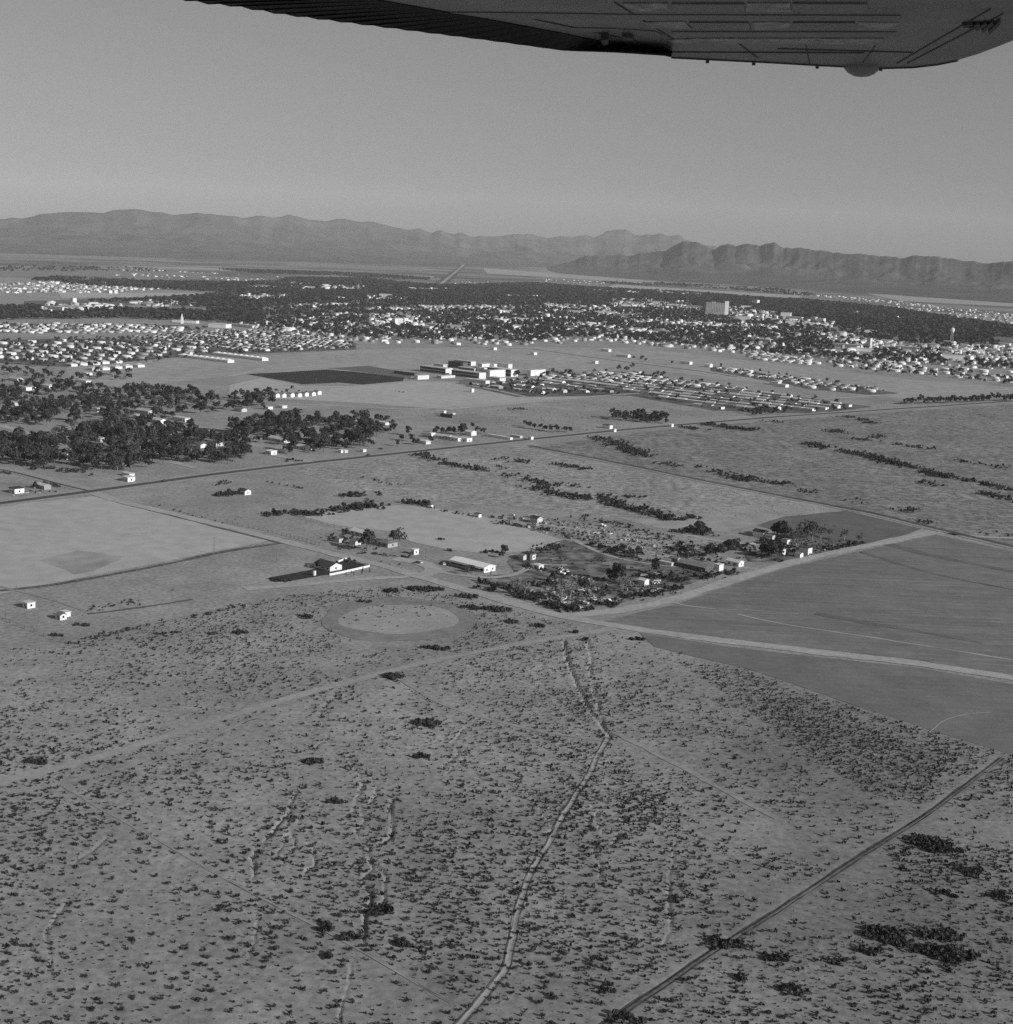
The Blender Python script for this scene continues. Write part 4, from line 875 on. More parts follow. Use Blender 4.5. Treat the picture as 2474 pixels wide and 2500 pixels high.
# ---------------------------------------------------------------- town landmarks
def block(px, py, w, d, h, rz, parts_fn, name, label, cat='building'):
    p = G(px, py); thing(name, label, cat, (p[0], p[1], 0), parts_fn(w, d, h), None, rz); HOUSE_XY.append((p[0] + d * 0.5 * -math.sin(rz), p[1] + d * 0.5 * math.cos(rz), max(w, d) * 0.6))
def tower_parts(w, d, h, wall='hotel', cols=14, floors=9, arcade=True, stair=True):
    parts = [('wall', MB().box(-w / 2, w / 2, 0, d, 7.0 if arcade else -0.5, h).mesh('wall', M[wall])), ('roof', MB().box(-w / 2 - 0.3, w / 2 + 0.3, -0.3, d + 0.3, h + 0.01, h + 1.0).mesh('roof', M['roof_grey']))]
    b0 = 9 if arcade else 2; sh = (h - b0) / floors; sw = w / cols
    for fl in range(floors):
        wm = MB()
        for c in range(cols):
            x = -w / 2 + (c + 0.5) * sw; wm.box(x - sw * 0.3, x + sw * 0.3, -0.05, 0.3, b0 + fl * sh + sh * 0.3, b0 + fl * sh + sh * 0.8)
        parts.append(('window_band', wm.mesh('window_band', M['glass'])))
    if arcade:
        parts.append(('wall', MB().box(-w / 2, w / 2, 3, d, -0.5, 7).mesh('wall', M['darkwall'])))
        for c in range(16):
            x = -w / 2 + (c + 0.5) * w / 16; parts.append(('column', MB().box(x - 1, x + 1, 0, 1.6, -0.5, 7).mesh('column', M[wall])))
    if stair: parts.append(('stair_tower', MB().box(w / 2 - 13, w / 2 + 1, -0.8, 10, 0, h + 7).mesh('stair_tower', M['cream']), [('roof', MB().box(w / 2 - 13.2, w / 2 + 1.2, -1, 10.2, h + 7.02, h + 7.6).mesh('roof', M['roof_grey']))]))
    parts.append(('plant_room', MB().box(-w * 0.25, -w * 0.05, 2, 8, h + 1.0, h + 4).mesh('plant_room', M['hotel'])))
    return parts
block(1750, 772, 80, 18, 44, math.radians(12), tower_parts, 'hotel', 'tall grey hotel slab with rows of windows above town')
def white_block(w, d, h):
    p = [('wall', MB().box(-w / 2, w / 2, 0, d, -0.5, h).mesh('wall', M['white'])), ('roof', MB().box(-w / 2, w / 2, 0, d, h + 0.01, h + 0.6).mesh('roof', M['roof_white'])), ('stair_tower', MB().box(w / 2 - 10, w / 2 + 1, -3, 8, -0.5, h + 2).mesh('stair_tower', M['white']))]
    for c in range(5):
        x = -w / 2 + 9 + c * 3.6; p.append(('balcony_screen', MB().box(x, x + 2.6, -0.25, 0.2, 1.5, h - 1).mesh('balcony_screen', M['cream'])))
    return p
block(980, 795, 34, 14, 17, math.radians(30), white_block, 'apartment_block', 'bright white apartment block standing above the tree tops')
def water_tower(px, py, h, r, label):
    p = G(px, py); leg = []
    for k in range(4):
        a = k * math.pi / 2 + 0.5; leg.append(('leg', MB().tube((r * 1.15 * math.cos(a), r * 1.15 * math.sin(a), 0), (r * 0.7 * math.cos(a), r * 0.7 * math.sin(a), h * 0.74), 0.35, 0.3, 6).mesh('leg', M['steel'])))
    tk = MB(); n = 14; prof = [(0.01, h * 0.68), (r * 0.7, h * 0.72), (r, h * 0.80), (r, h * 0.92), (r * 0.6, h * 0.98), (0.01, h)]; v = []
    for rr, z in prof: v += [(rr * math.cos(2 * math.pi * i / n), rr * math.sin(2 * math.pi * i / n), z) for i in range(n)]
    tk.add(v, [(j * n + i, j * n + (i + 1) % n, (j + 1) * n + (i + 1) % n, (j + 1) * n + i) for j in range(len(prof) - 1) for i in range(n)])
    thing('water_tower', label, 'water tower', (p[0], p[1], 0), [('tank', tk.mesh('tank', M['white'])), ('riser_pipe', MB().tube((0, 0, 0), (0, 0, h * 0.7), 0.5, 0.5, 8).mesh('riser_pipe', M['steel']))] + leg)
water_tower(2323, 842, 44, 5.0, 'white water tower on thin legs at the edge of the far trees')
TB = [  # town buildings: px, py, w, d, h, wall, label
    (1842, 745, 26, 20, 22, 'white', 'white square building right of the hotel'), (1822, 752, 60, 16, 9, 'white', 'long white flat building right of the hotel'),
    (1918, 778, 34, 22, 20, 'white', 'bright white theatre box at the dark wood edge'), (1938, 780, 60, 14, 9, 'white', 'long white wing of the theatre box'),
    (1934, 793, 40, 16, 12, 'white', 'white peaked hall below the theatre box'), (1985, 786, 18, 14, 16, 'cream', 'pale small office block near the wood edge'), (2002, 788, 26, 14, 14, 'cream', 'pale twin of the small office block'),
    (1815, 785, 40, 20, 16, 'cream', 'hollow pale frame building below the hotel'), (1855, 775, 22, 14, 12, 'cream', 'small cream building below the hotel right'),
    (1700, 752, 70, 20, 8, 'white', 'long white roof left of the hotel'), (1645, 748, 60, 18, 9, 'white', 'white downtown store row, right piece'), (1600, 742, 60, 18, 10, 'cream', 'pale downtown store row, middle piece'),
    (1555, 742, 50, 18, 9, 'white', 'white downtown store row, left piece'), (1530, 750, 40, 20, 10, 'white', 'white downtown warehouse in front of the store row'), (1480, 765, 66, 14, 6, 'white', 'long white shed in the trees left of downtown'),
    (1520, 772, 60, 16, 6, 'white', 'white shed row below downtown'), (1405, 762, 60, 14, 6, 'cream', 'pale long shed in the middle of town'), (1235, 762, 60, 14, 6, 'white', 'white long shed on the street across town'),
    (1120, 752, 60, 14, 7, 'white', 'pale market roof on the street across town'), (1190, 750, 44, 14, 6, 'white', 'white roof right of the market roof'), (1060, 750, 60, 14, 6, 'cream', 'cream roof left of the market roof'),
    (1050, 797, 40, 16, 7, 'cream', 'pale church hall right of the apartment block'), (1042, 803, 24, 12, 6, 'white', 'white annexe below the church hall'), (1110, 800, 46, 12, 6, 'cream', 'pale school roof in the trees'),
    (1390, 803, 36, 13, 9, 'white', 'white hall with bright end in the trees'), (1265, 800, 36, 12, 6, 'white', 'white roof with stub wing in the trees'), (1660, 830, 34, 14, 6, 'cream', 'cream building in the lower town'),
    (1860, 835, 46, 16, 7, 'cream', 'pale building in the lower town near the yards'), (2103, 803, 34, 14, 6, 'white', 'white warehouse at the wood edge, left one'), (2122, 812, 40, 14, 7, 'white', 'white warehouse at the wood edge, right one'),
    (2070, 848, 70, 14, 7, 'white', 'very long white warehouse roof along the railway, left piece'), (2110, 858, 60, 14, 7, 'white', 'long white warehouse roof along the railway, right piece'), (2120, 846, 10, 10, 20, 'cream', 'slim pale silo by the railway'),
    (2215, 856, 60, 18, 9, 'cream', 'large pale shed beyond the silo'), (2328, 880, 46, 18, 11, 'white', 'white hall with peaked front at the right'), (2360, 878, 18, 14, 8, 'white', 'white cube beside the hall with peaked front'),
    (2452, 836, 60, 20, 13, 'white', 'large white building at the right edge of the wood'), (2450, 846, 30, 14, 8, 'cream', 'pale low building under the large white building'),
    (940, 727, 46, 16, 14, 'white', 'white building in the upper trees'), (905, 727, 20, 12, 10, 'white', 'small white building in the upper trees'), (850, 705, 80, 12, 6, 'white', 'white row of roofs in the upper trees'),
    (760, 703, 60, 12, 6, 'white', 'white roof at the back of the upper trees'), (640, 700, 90, 12, 7, 'cream', 'long cream roof at the far tree belt'), (822, 733, 20, 12, 12, 'white', 'white pair of blocks in the trees, left one'), (832, 734, 14, 12, 12, 'white', 'white pair of blocks in the trees, right one'),
    (130, 755, 90, 16, 7, 'white', 'long white shed among the left trees'), (190, 754, 60, 16, 7, 'cream', 'pale shed next to the long white shed'), (175, 740, 14, 12, 14, 'white', 'small white tower block in the left trees'), (230, 748, 30, 14, 6, 'white', 'white roof right of the tower block'), (268, 752, 40, 12, 6, 'white', 'white roof at the end of the left trees'),
    (262, 716, 24, 12, 10, 'white', 'first white barn at the far meadow'), (276, 716, 18, 12, 10, 'white', 'second white barn at the far meadow'), (450, 788, 64, 12, 6, 'white', 'long white hall behind the tract chapel'), (530, 800, 44, 26, 8, 'white', 'large bright school roof at the back of the tract'), (590, 798, 80, 9, 5, 'cream', 'long dark-edged roof right of the bright school roof'),
]
for i, h in enumerate(TB):
    p = G(h[0], h[1]); rz = YAW + math.pi / 2 * (i % 2) * 0 + math.radians(42 if h[2] > 30 and i % 3 else 0) * 0.6
    w_, d_, hh = h[2], h[3], h[4]
    parts = [('wall', MB().box(-w_ / 2, w_ / 2, 0, d_, -0.5, hh).mesh('wall', M[h[5]])), ('roof', MB().box(-w_ / 2 - 0.3, w_ / 2 + 0.3, -0.3, d_ + 0.3, hh + 0.01, hh + 0.7).mesh('roof', M['roof_white' if i % 4 else 'roof_grey']))]
    thing('town_building', h[6], 'building', (p[0], p[1], 0), parts, 'larger buildings in town', rz); HOUSE_XY.append((p[0], p[1] + d_ / 2, w_ * 0.55))
    # keep the view of each roof open
    d2 = p / np.linalg.norm(p); HOUSE_XY.append((p[0] - d2[0] * 40, p[1] - d2[1] * 40, w_ * 0.45)); HOUSE_XY.append((p[0] - d2[0] * 80, p[1] - d2[1] * 80, w_ * 0.4)); HOUSE_XY.append((p[0] - d2[0] * 125, p[1] - d2[1] * 125, w_ * 0.45)); HOUSE_XY.append((p[0] - d2[0] * 175, p[1] - d2[1] * 175, w_ * 0.45))
p = G(444, 790); sp = MB(); sp.add([(-2.5, 0, 12), (2.5, 0, 12), (2.5, 5, 12), (-2.5, 5, 12), (0, 2.5, 24)], [(0, 1, 4), (1, 2, 4), (2, 3, 4), (3, 0, 4), (3, 2, 1, 0)])
thing('chapel_spire', 'thin white chapel spire at the back of the left tract', 'spire', (p[0], p[1], 0), [('tower', MB().box(-2.5, 2.5, 0, 5, -0.5, 12).mesh('tower', M['white'])), ('spire', sp.mesh('spire', M['white']))])

# ---------------------------------------------------------------- tract houses in rows
DIST_H = []     # (x, y, z?, L, W, H, bright) houses beyond the 300 nearest
tract_sizes = [(15, 8.5, 3.2, 'gable'), (17, 9, 3.2, 'hip'), (13, 8.5, 3.4, 'gable'), (18, 8, 3.0, 'flat')]
CAND = []
def tract(poly, row_gap, gap, label, group, seed, wall_p=0.75, roof_p=0.6, jit=1.2, ang=-42.0):
    EB = np.array([math.cos(math.radians(ang)), math.sin(math.radians(ang))]); EA = np.array([-EB[1], EB[0]])
    P = gp(poly); g = np.random.default_rng(seed); u = P @ EB; v = P @ EA
    rows = []; r = v.min()
    while r < v.max():
        row = []; s = u.max()
        while s > u.min():
            q = EB * (s + g.normal() * jit * 0.5) + EA * (r + g.normal() * jit * 0.6)
            if inpoly(np.array([q[0]]), np.array([q[1]]), P)[0] and g.random() < 0.93:
                px_, py_ = pix(q[0], q[1])
                if -40 < px_ < 2514: row.append(q)
            s -= gap * (0.92 + 0.16 * g.random())
        if row: rows.append(row)
        r += row_gap
    for ri, row in enumerate(rows):
        for hi, q in enumerate(row):
            sz = tract_sizes[int(g.integers(4))] if gap > 17 else (14.5, 8.5, 3.2, 'gable' if g.random() < 0.5 else 'flat')
            CAND.append((np.hypot(*q), q, sz, 'white' if g.random() < wall_p else ('cream' if g.random() < 0.6 else 'greywall'), 'roof_white' if g.random() < roof_p else 'roof_grey', label, group, ri + 1, hi + 1, math.radians(ang)))
tract([(-60, 842), (150, 832), (400, 838), (560, 858), (400, 874), (385, 873), (250, 888), (150, 892), (60, 888), (-60, 878)], 62, 25, 'left housing tract', 'houses of the left tract', 1, 0.95, 0.95, 0.5, -11.0)
tract([(-60, 792), (230, 792), (460, 800), (460, 812), (200, 816), (-60, 812)], 55, 17, 'back rows of the left tract', 'houses of the left tract back rows', 2, 0.8, 0.8, 0.5, -7.0)
tract([(300, 826), (440, 812), (560, 806), (740, 815), (860, 838), (860, 852), (650, 858), (560, 858), (400, 838)], 38, 16.5, 'striped middle tract', 'houses of the middle tract', 3, 0.55, 0.75, 0.4)
tract([(1140, 940), (1200, 930), (1300, 936), (1380, 960), (1330, 968), (1260, 966)], 46, 20, 'tract below the school', 'houses below the school', 4, 0.8, 0.5)
tract([(1310, 930), (1400, 915), (1560, 912), (1640, 928), (1740, 940), (1900, 965), (2010, 985), (2120, 994), (2060, 1002), (1990, 1008), (1870, 1004), (1740, 1000), (1620, 975), (1540, 960), (1400, 962)], 33, 16.5, 'right housing tract', 'houses of the right tract', 5, 0.6, 0.7, 0.4)
tract([(1740, 896), (1900, 918), (2060, 940), (2190, 960), (2150, 966), (1980, 948), (1840, 922), (1740, 904)], 40, 16.5, 'long house row behind the right tract', 'houses of the long row', 6, 0.8, 0.5)
tract([(2040, 885), (2180, 893), (2330, 905), (2474, 930), (2474, 940), (2330, 928), (2200, 914), (2050, 900)], 60, 24, 'scattered row above the long house row', 'houses of the scattered row', 8, 0.5, 0.4)
tract([(1825, 862), (1880, 862), (1990, 884), (2010, 892), (1930, 890), (1840, 880)], 36, 19, 'crescent of houses at the foot of town', 'houses of the crescent', 9, 0.4, 0.4)
CAND.sort(key=lambda c: c[0])
NEW = [('a', (775, 748), ), ]
for r_, (name_, pts) in enumerate([('upper', [(172, 895), (197, 893), (228, 891), (251, 889), (283, 887)]), ('lower', [(226, 905), (251, 904), (282, 901), (307, 899), (337, 897)])]):
    for i, (x, y) in enumerate(pts):
        house(x, y, 14, 12, 3.6, 'new white house, %s from the left in the %s of two short front rows' % (ordinal(i + 1), name_), roof='hip', wall='white', rmat='roof_white', group='new houses before the left tract')
for r_, (x0, y0, x1, y1, n_, nm) in enumerate([(448, 873, 556, 886, 9, 'near'), (532, 868, 640, 881, 9, 'far')]):
    for i in range(n_):
        t = i / (n_ - 1)
        house(x0 + (x1 - x0) * t, y0 + (y1 - y0) * t, 15, 13, 4.2, 'white terrace house, %s from the left in the %s bright terrace' % (ordinal(i + 1), nm), roof='hip', wall='white', rmat='roof_metal', group='bright terrace houses')
room = max(0, 300 - N_HOUSE[0])
for k, c in enumerate(CAND):
    q, (L, W, H, rf) = c[1], c[2]; e1 = (math.cos(c[9]), math.sin(c[9])); HOUSE_XY.append((q[0] - e1[0] * L / 2 - e1[1] * W / 2, q[1] - e1[1] * L / 2 + e1[0] * W / 2, 8.0))
    if k < room:
        thing('house', 'house %s from the right, row %s, in the %s' % (ordinal(c[8]), ordinal(c[7]), c[5]), 'house', (q[0], q[1], 0), house_parts(L, W, H, rf, c[3], c[4]), c[6], c[9])
    else: DIST_H.append((q[0], q[1], L * 0.9, W * 0.9, H, 0 if c[3] == 'white' and k % 2 else (1 if k % 3 else 2), c[9]))
# clearings, streets and yards that break the belt of trees
OPEN = [gp(p_) for p_ in ([(560, 722), (720, 722), (720, 730), (600, 732)], [(600, 700), (780, 703), (900, 710), (780, 710), (600, 706)], [(780, 700), (900, 700), (900, 706), (780, 706)], [(880, 724), (1010, 726), (1010, 732), (890, 730)], [(1020, 748), (1260, 750), (1260, 759), (1030, 756)], [(1330, 742), (1490, 752), (1490, 762), (1330, 754)], [(1490, 728), (1680, 738), (1710, 758), (1500, 752)], [(1780, 750), (1900, 762), (1900, 786), (1780, 782)],
    [(1690, 790), (1900, 796), (1900, 806), (1690, 800)], [(330, 737), (420, 735), (500, 746), (360, 750)], [(2080, 826), (2474, 866), (2474, 884), (2080, 850)], [(2330, 842), (2560, 850), (2560, 905), (2300, 868)], [(640, 690), (760, 694), (760, 698), (640, 695)], [(1900, 780), (2040, 788), (2040, 800), (1900, 796)], [(1240, 722), (1330, 724), (1330, 729), (1240, 727)], [(1420, 708), (1560, 714), (1560, 718), (1420, 712)], [(1000, 706), (1100, 706), (1100, 711), (1000, 711)], [(100, 744), (300, 744), (300, 758), (100, 760)], [(1600, 712), (1720, 720), (1720, 724), (1600, 718)], [(2060, 760), (2200, 775), (2200, 780), (2060, 766)],
    [(700, 745), (860, 742), (860, 748), (700, 752)], [(900, 770), (1000, 768), (1040, 800), (900, 800)], [(1160, 778), (1300, 780), (1300, 786), (1160, 784)], [(1380, 790), (1480, 792), (1480, 800), (1380, 798)], [(2000, 812), (2090, 818), (2090, 830), (2000, 822)], [(1540, 806), (1640, 812), (1640, 820), (1540, 814)])]
# the rest of town: houses too many and too small to build singly
TOWN = gp([(560, 790), (700, 778), (900, 752), (1200, 745), (1500, 752), (1774, 775), (1900, 800), (2100, 825), (2330, 860), (2600, 900), (2600, 945), (2474, 928), (2250, 908), (2030, 893), (1900, 876), (1749, 862), (1566, 842), (1456, 832), (1300, 846), (1076, 842), (870, 838), (720, 815), (600, 800)])
g = np.random.default_rng(44)
def lattice(P, su, sv, g, jit):
    u = P @ EB; v = P @ EA; U, V = np.meshgrid(np.arange(u.min(), u.max(), su), np.arange(v.min(), v.max(), sv))
    U = U.ravel() + g.normal(size=U.size) * jit; V = V.ravel() + g.normal(size=V.size) * jit
    x = U * EB[0] + V * EA[0]; y = U * EB[1] + V * EA[1]; k = inpoly(x, y, P); x, y = x[k], y[k]
    px_, py_ = pix(x, y); k = (px_ > -60) & (px_ < 2540); return x[k], y[k]
x, y = lattice(TOWN, 27, 48, g, 5); keep = g.random(len(x)) < 0.9 * (0.35 + fbm(x / 300, y / 300, 2, 60)); x, y = x[keep], y[keep]
for a, b_ in zip(x, y):
    s = 0.65 + 0.5 * g.random() + (1.2 if g.random() < 0.05 else 0); DIST_H.append((a, b_, 13 * s, 8.5 * s, 3.2 + g.random() + (4 if g.random() < 0.04 else 0), int(g.choice([0, 0, 1, 1, 2, 2]))))
for poly, n_ in (([(250, 672), (360, 676), (900, 700), (900, 694), (350, 668)], 70), ([(-40, 700), (60, 690), (260, 688), (420, 705), (240, 716), (60, 716), (-40, 716)], 420), ([(1900, 716), (1970, 722), (2100, 735), (2300, 755), (2474, 775), (2474, 768), (2200, 736), (1960, 716)], 160), ([(1040, 692), (1300, 700), (1300, 690), (1080, 688)], 40), ([(300, 660), (420, 664), (900, 690), (340, 655)], 30), ([(1330, 680), (1500, 690), (1480, 696), (1320, 686)], 30), ([(2000, 735), (2474, 770), (2474, 800), (2200, 760)], 120)):
    P = gp(poly); c = 0
    for _ in range(n_ * 30):
        q = P.min(0) + g.random(2) * (P.max(0) - P.min(0))
        if inpoly(np.array([q[0]]), np.array([q[1]]), P)[0]:
            DIST_H.append((q[0], q[1], 11 + 5 * g.random(), 8, 3.6, int(g.choice([0, 1, 2, 2])))); c += 1
            if c >= n_: break
for op in OPEN:
    x, y = lattice(op, 20, 30, g, 4); kk = g.random(len(x)) < 0.62
    for a, b_ in zip(x[kk], y[kk]):
        s = 0.6 + 0.5 * g.random() + (1.4 if g.random() < 0.12 else 0); DIST_H.append((a, b_, 13 * s, 9 * s, 3.2 + 2 * g.random() + (5 if g.random() < 0.06 else 0), int(g.choice([0, 0, 1, 1, 2, 2]))))
D = np.array([t if len(t) > 6 else t + (YAW if g.random() < 0.7 else YAW + math.pi / 2,) for t in DIST_H])
for cls, mt in ((0, 'white'), (1, 'cream'), (2, 'greywall')):
    S = D[D[:, 5] == cls]; n_ = len(S); L, W, H = S[:, 2], S[:, 3], S[:, 4]
    ex = np.stack([np.cos(S[:, 6]), np.sin(S[:, 6])], -1); ey = np.stack([-ex[:, 1], ex[:, 0]], -1)
    def pt(a, b_, z): return np.concatenate([S[:, :2] + ex * (a * L)[:, None] + ey * (b_ * W)[:, None], (z if hasattr(z, '__len__') else np.full(n_, z))[:, None]], 1)
    H2 = H + W * 0.16
    v = np.stack([pt(-1, 0, -0.5), pt(0, 0, -0.5), pt(0, 1, -0.5), pt(-1, 1, -0.5), pt(-1, 0, H), pt(0, 0, H), pt(0, 1, H), pt(-1, 1, H), pt(-1, 0.5, H2), pt(0, 0.5, H2)], 1).reshape(-1, 3)
    base = (np.arange(n_) * 10)[:, None]
    tri = np.array([(0, 1, 5), (0, 5, 4), (1, 2, 6), (1, 6, 5), (5, 6, 9), (2, 3, 7), (2, 7, 6), (3, 0, 4), (3, 4, 7), (4, 7, 8)])
    rt = np.array([(4, 5, 9), (4, 9, 8), (6, 7, 8), (6, 8, 9)])
    ft = (base[:, None, :] + tri[None]).reshape(-1, 3); fr = (base[:, None, :] + rt[None]).reshape(-1, 3)
    me = mesh_np('distant_housing', v, np.concatenate([ft, fr]), M[mt]); me.materials.append((M['roof_white'], M['roof_grey'], M['roof_grey'])[cls])
    mi = np.zeros(len(ft) + len(fr), np.int32); mi[len(ft):] = 1; me.polygons.foreach_set('material_index', mi)
    tag(ob('distant_housing', me), kind='stuff')
HX = np.array(HOUSE_XY)

# ---------------------------------------------------------------- trees
cell = {}
for hx_, hy_, hr_ in HOUSE_XY:
    for i in range(int((hx_ - hr_) // 25), int((hx_ + hr_) // 25) + 1):
        for j in range(int((hy_ - hr_) // 25), int((hy_ + hr_) // 25) + 1): cell.setdefault((i, j), []).append((hx_, hy_, hr_))
def clear_of_houses(x, y, pad=0.0):
    out = np.ones(len(x), bool)
    for k in range(len(x)):
        for hx_, hy_, hr_ in cell.get((int(x[k] // 25), int(y[k] // 25)), ()):
            if (x[k] - hx_) ** 2 + (y[k] - hy_) ** 2 < (hr_ + pad) ** 2: out[k] = False; break
    return out
def clear_of_roads(x, y, pad=1.0):
    ok = np.ones(len(x), bool)
    for P, w in ROADS:
        lo = P.min(0) - 20; hi = P.max(0) + 20; k = (x > lo[0]) & (x < hi[0]) & (y > lo[1]) & (y < hi[1]) & ok
        if k.any(): ok[k] = dist_poly(x[k], y[k], P) > w + pad
    return ok
TL = []   # x, y, scale, variant list, label, group
def grove(poly, sp, label, group, seed, keep=0.9, s0=0.85, s1=1.6, kinds='TREE', pad=1.5):
    P = gp(poly); g = np.random.default_rng(seed); x, y = lattice(P, sp, sp, g, sp * 0.28)
    k = (g.random(len(x)) < keep) & (fbm(x / 34, y / 34, 2, seed) > 0.37); x, y = x[k], y[k]
    k = clear_of_houses(x, y, pad) & clear_of_roads(x, y, 2.5); x, y = x[k], y[k]
    d = [hh for hh in HOUSE_XY]
    for a, b_ in zip(x, y): TL.append((a, b_, s0 + (s1 - s0) * g.random() ** 1.5, kinds if g.random() > 0.2 else 'THIN', label, group))
def trees_at(pts, kinds, s, label, group=None, numbered=True):
    for i, p in enumerate(pts):
        q = G(p[0], p[1]); TL.append((q[0], q[1], p[2] if len(p) > 2 else s, kinds, label if not numbered or len(pts) == 1 else label % ordinal(i + 1), group, 1))
grove([(-60, 962), (60, 940), (250, 938), (330, 948), (480, 958), (505, 978), (600, 988), (560, 1010), (450, 1012), (420, 1030), (300, 1040), (200, 1045), (60, 1040), (-60, 1030)], 12.5, 'dark broad tree in the back half of the big grove', 'trees of the big grove, back half', 71)
grove([(-60, 1060), (60, 1075), (200, 1048), (300, 1042), (420, 1035), (470, 1042), (480, 1062), (600, 1078), (625, 1130), (480, 1135), (420, 1130), (330, 1150), (250, 1152), (150, 1148), (60, 1140), (-60, 1122)], 10.8, 'dark broad tree in the front half of the big grove', 'trees of the big grove, front half', 72)
grove([(565, 1052), (620, 1028), (700, 1030), (780, 1032), (850, 1022), (950, 1026), (965, 1055), (900, 1078), (920, 1092), (830, 1104), (740, 1112), (690, 1110), (650, 1086), (570, 1076)], 10.5, 'dark broad tree of the middle grove above the paved road', 'trees of the middle grove', 73, keep=0.95)
grove([(-60, 905), (60, 905), (120, 915), (320, 910), (330, 930), (200, 932), (60, 935), (-60, 950)], 17, 'scattered dark tree between the left tract and the big grove', 'trees behind the big grove', 74, keep=0.6)
grove([(1475, 1021), (1560, 1018), (1640, 1026), (1650, 1035), (1600, 1035), (1500, 1026)], 9.5, 'dark tree of the lone oblong thicket above the paved road', 'trees of the lone thicket', 75, keep=1.0, s0=0.9, s1=1.4)
grove([(1806, 1002), (1860, 1000), (1930, 1004), (1915, 1018), (1810, 1022)], 10, 'dusky tree between the right tract and the paved road', 'trees below the right tract', 76, s0=0.6, s1=0.9, kinds='THIN')
grove([(560, 972), (660, 962), (700, 985), (640, 1000), (560, 995)], 13, 'dark tree behind the middle grove', 'trees behind the middle grove', 77, keep=0.7)
trees_at([(1285, 1042, 1.0), (1292, 1046, 1.05), (1318, 1050, 0.95), (1330, 1052, 1.0), (1346, 1054, 1.1), (1360, 1056, 1.0), (1378, 1055, 1.0), (1392, 1056, 0.95), (1304, 1048, 0.8)], 'TREE', 1.0, 'dark round tree, %s listed from the left of the short row above the paved road', 'trees of the short row')
trees_at([(1062, 1062, 0.8), (1070, 1056, 0.9), (1082, 1060, 0.9), (1096, 1060, 0.9), (1110, 1060, 0.8), (1126, 1062, 1.2), (1134, 1056, 1.1), (1156, 1048, 0.9), (1168, 1056, 0.9), (1180, 1058, 0.85), (1052, 1082, 0.7), (1006, 1078, 0.8), (1012, 1086, 0.6), (998, 1064, 0.9), (980, 1075, 0.7), (1020, 1086, 0.6), (970, 1090, 0.6)], 'TREE', 1.0, 'dark tree by the motel on the far verge', 'trees around the motel', False)
trees_at([(2213 + 9.5 * i, 988 - 0.3 * i, 1.25 + 0.3 * ((i * 7) % 5) / 5) for i in range(30)], 'TREE', 1.1, 'tall dark tree, %s from the left of the windbreak at the right edge', 'trees of the right windbreak')
trees_at([(664, 962, 1.0), (676, 958, 1.2), (690, 960, 0.9), (700, 960, 1.1), (714, 952, 1.35), (730, 958, 0.9), (748, 960, 0.8), (640, 962, 1.0)], 'TALL', 1.1, 'slim dark tree behind the white cottages', 'slim trees behind the cottages', False)
trees_at([(1262, 920, 1.2)], 'TREE', 1.2, 'dark round tree in front of the white school wing', None)
trees_at([(1316 + 11 * i, 914 + (i % 3) * 3, 0.9 + 0.12 * (i % 4)) for i in range(9)], 'TREE', 1.0, 'dark tree between the school and the right tract', 'trees beside the school', False)
trees_at([(1510, 902, 1.0), (1512, 908, 1.2), (1530, 908, 1.3), (1545, 904, 1.3), (1480, 908, 0.9), (1452, 912, 0.9), (1605, 918, 1.0), (1620, 918, 1.0)], 'TREE', 1.1, 'tall dark tree at the back of the right tract', 'trees at the back of the right tract', False)
# farm and yard trees
trees_at([(896, 1345, 1.35)], 'TREE', 1.0, 'darkest round farm tree in front of the pale-roofed farmhouse')
trees_at([(976, 1334, 1.3)], 'THIN', 1.0, 'large feathery round tree behind the hip-roofed farmhouse')
trees_at([(962, 1325, 0.9)], 'TREE', 0.9, 'dark tree at the left flank of the feathery round tree')
trees_at([(778, 1388, 0.55)], 'TREE', 0.5, 'small round dark tree beside the white gabled house')
trees_at([(1140, 1404, 0.85)], 'THIN', 0.8, 'bushy pale tree before the long white-roofed building')
trees_at([(1150, 1398, 0.5)], 'TREE', 0.5, 'dark small tree against the front of the long building')
trees_at([(1199, 1404, 0.32)], 'TALL', 0.6, 'single thin tree at the sunlit end of the long building')
trees_at([(1508, 1424, 1.4)], 'TREE', 1.0, 'large black tree in the middle of the yard')
trees_at([(1492, 1420, 1.0)], 'TREE', 0.8, 'black tree joined to the large black yard tree')
trees_at([(1232, 1352, 0.7)], 'TREE', 0.7, 'dark tree on the edge of the bare field by the yard sheds')
trees_at([(1226, 1362, 0.5)], 'TREE', 0.5, 'small dark tree beside the field-edge tree')
trees_at([(1870, 1360, 1.1), (1886, 1364, 1.2), (1900, 1362, 1.1), (1862, 1352, 0.95)], 'TREE', 0.8, 'dark roadside tree, %s of the clump left of the pale narrow shed', 'roadside clump trees')
trees_at([(1898, 1314, 1.4), (1908, 1316, 1.5), (1915, 1312, 1.2)], 'TREE', 1.0, 'dark tree right of the bright gable, %s of three', 'trees right of the bright gable')
trees_at([(1940, 1322, 1.2), (1955, 1318, 1.2), (1972, 1318, 1.7), (1984, 1320, 1.6), (2004, 1318, 1.3), (2025, 1314, 1.0), (2062, 1322, 1.0), (2097, 1324, 0.8)], 'THIN', 1.0, 'feathery half-bare tree, %s from the left beside the dark pasture', 'half-bare trees by the pasture')
trees_at([(1948, 1336, 0.9), (2012, 1338, 0.8), (2034, 1340, 0.9), (1990, 1346, 0.7)], 'BARE', 0.9, 'leafless grey tree, %s from the left by the dirt road bend', 'leafless trees by the road bend')
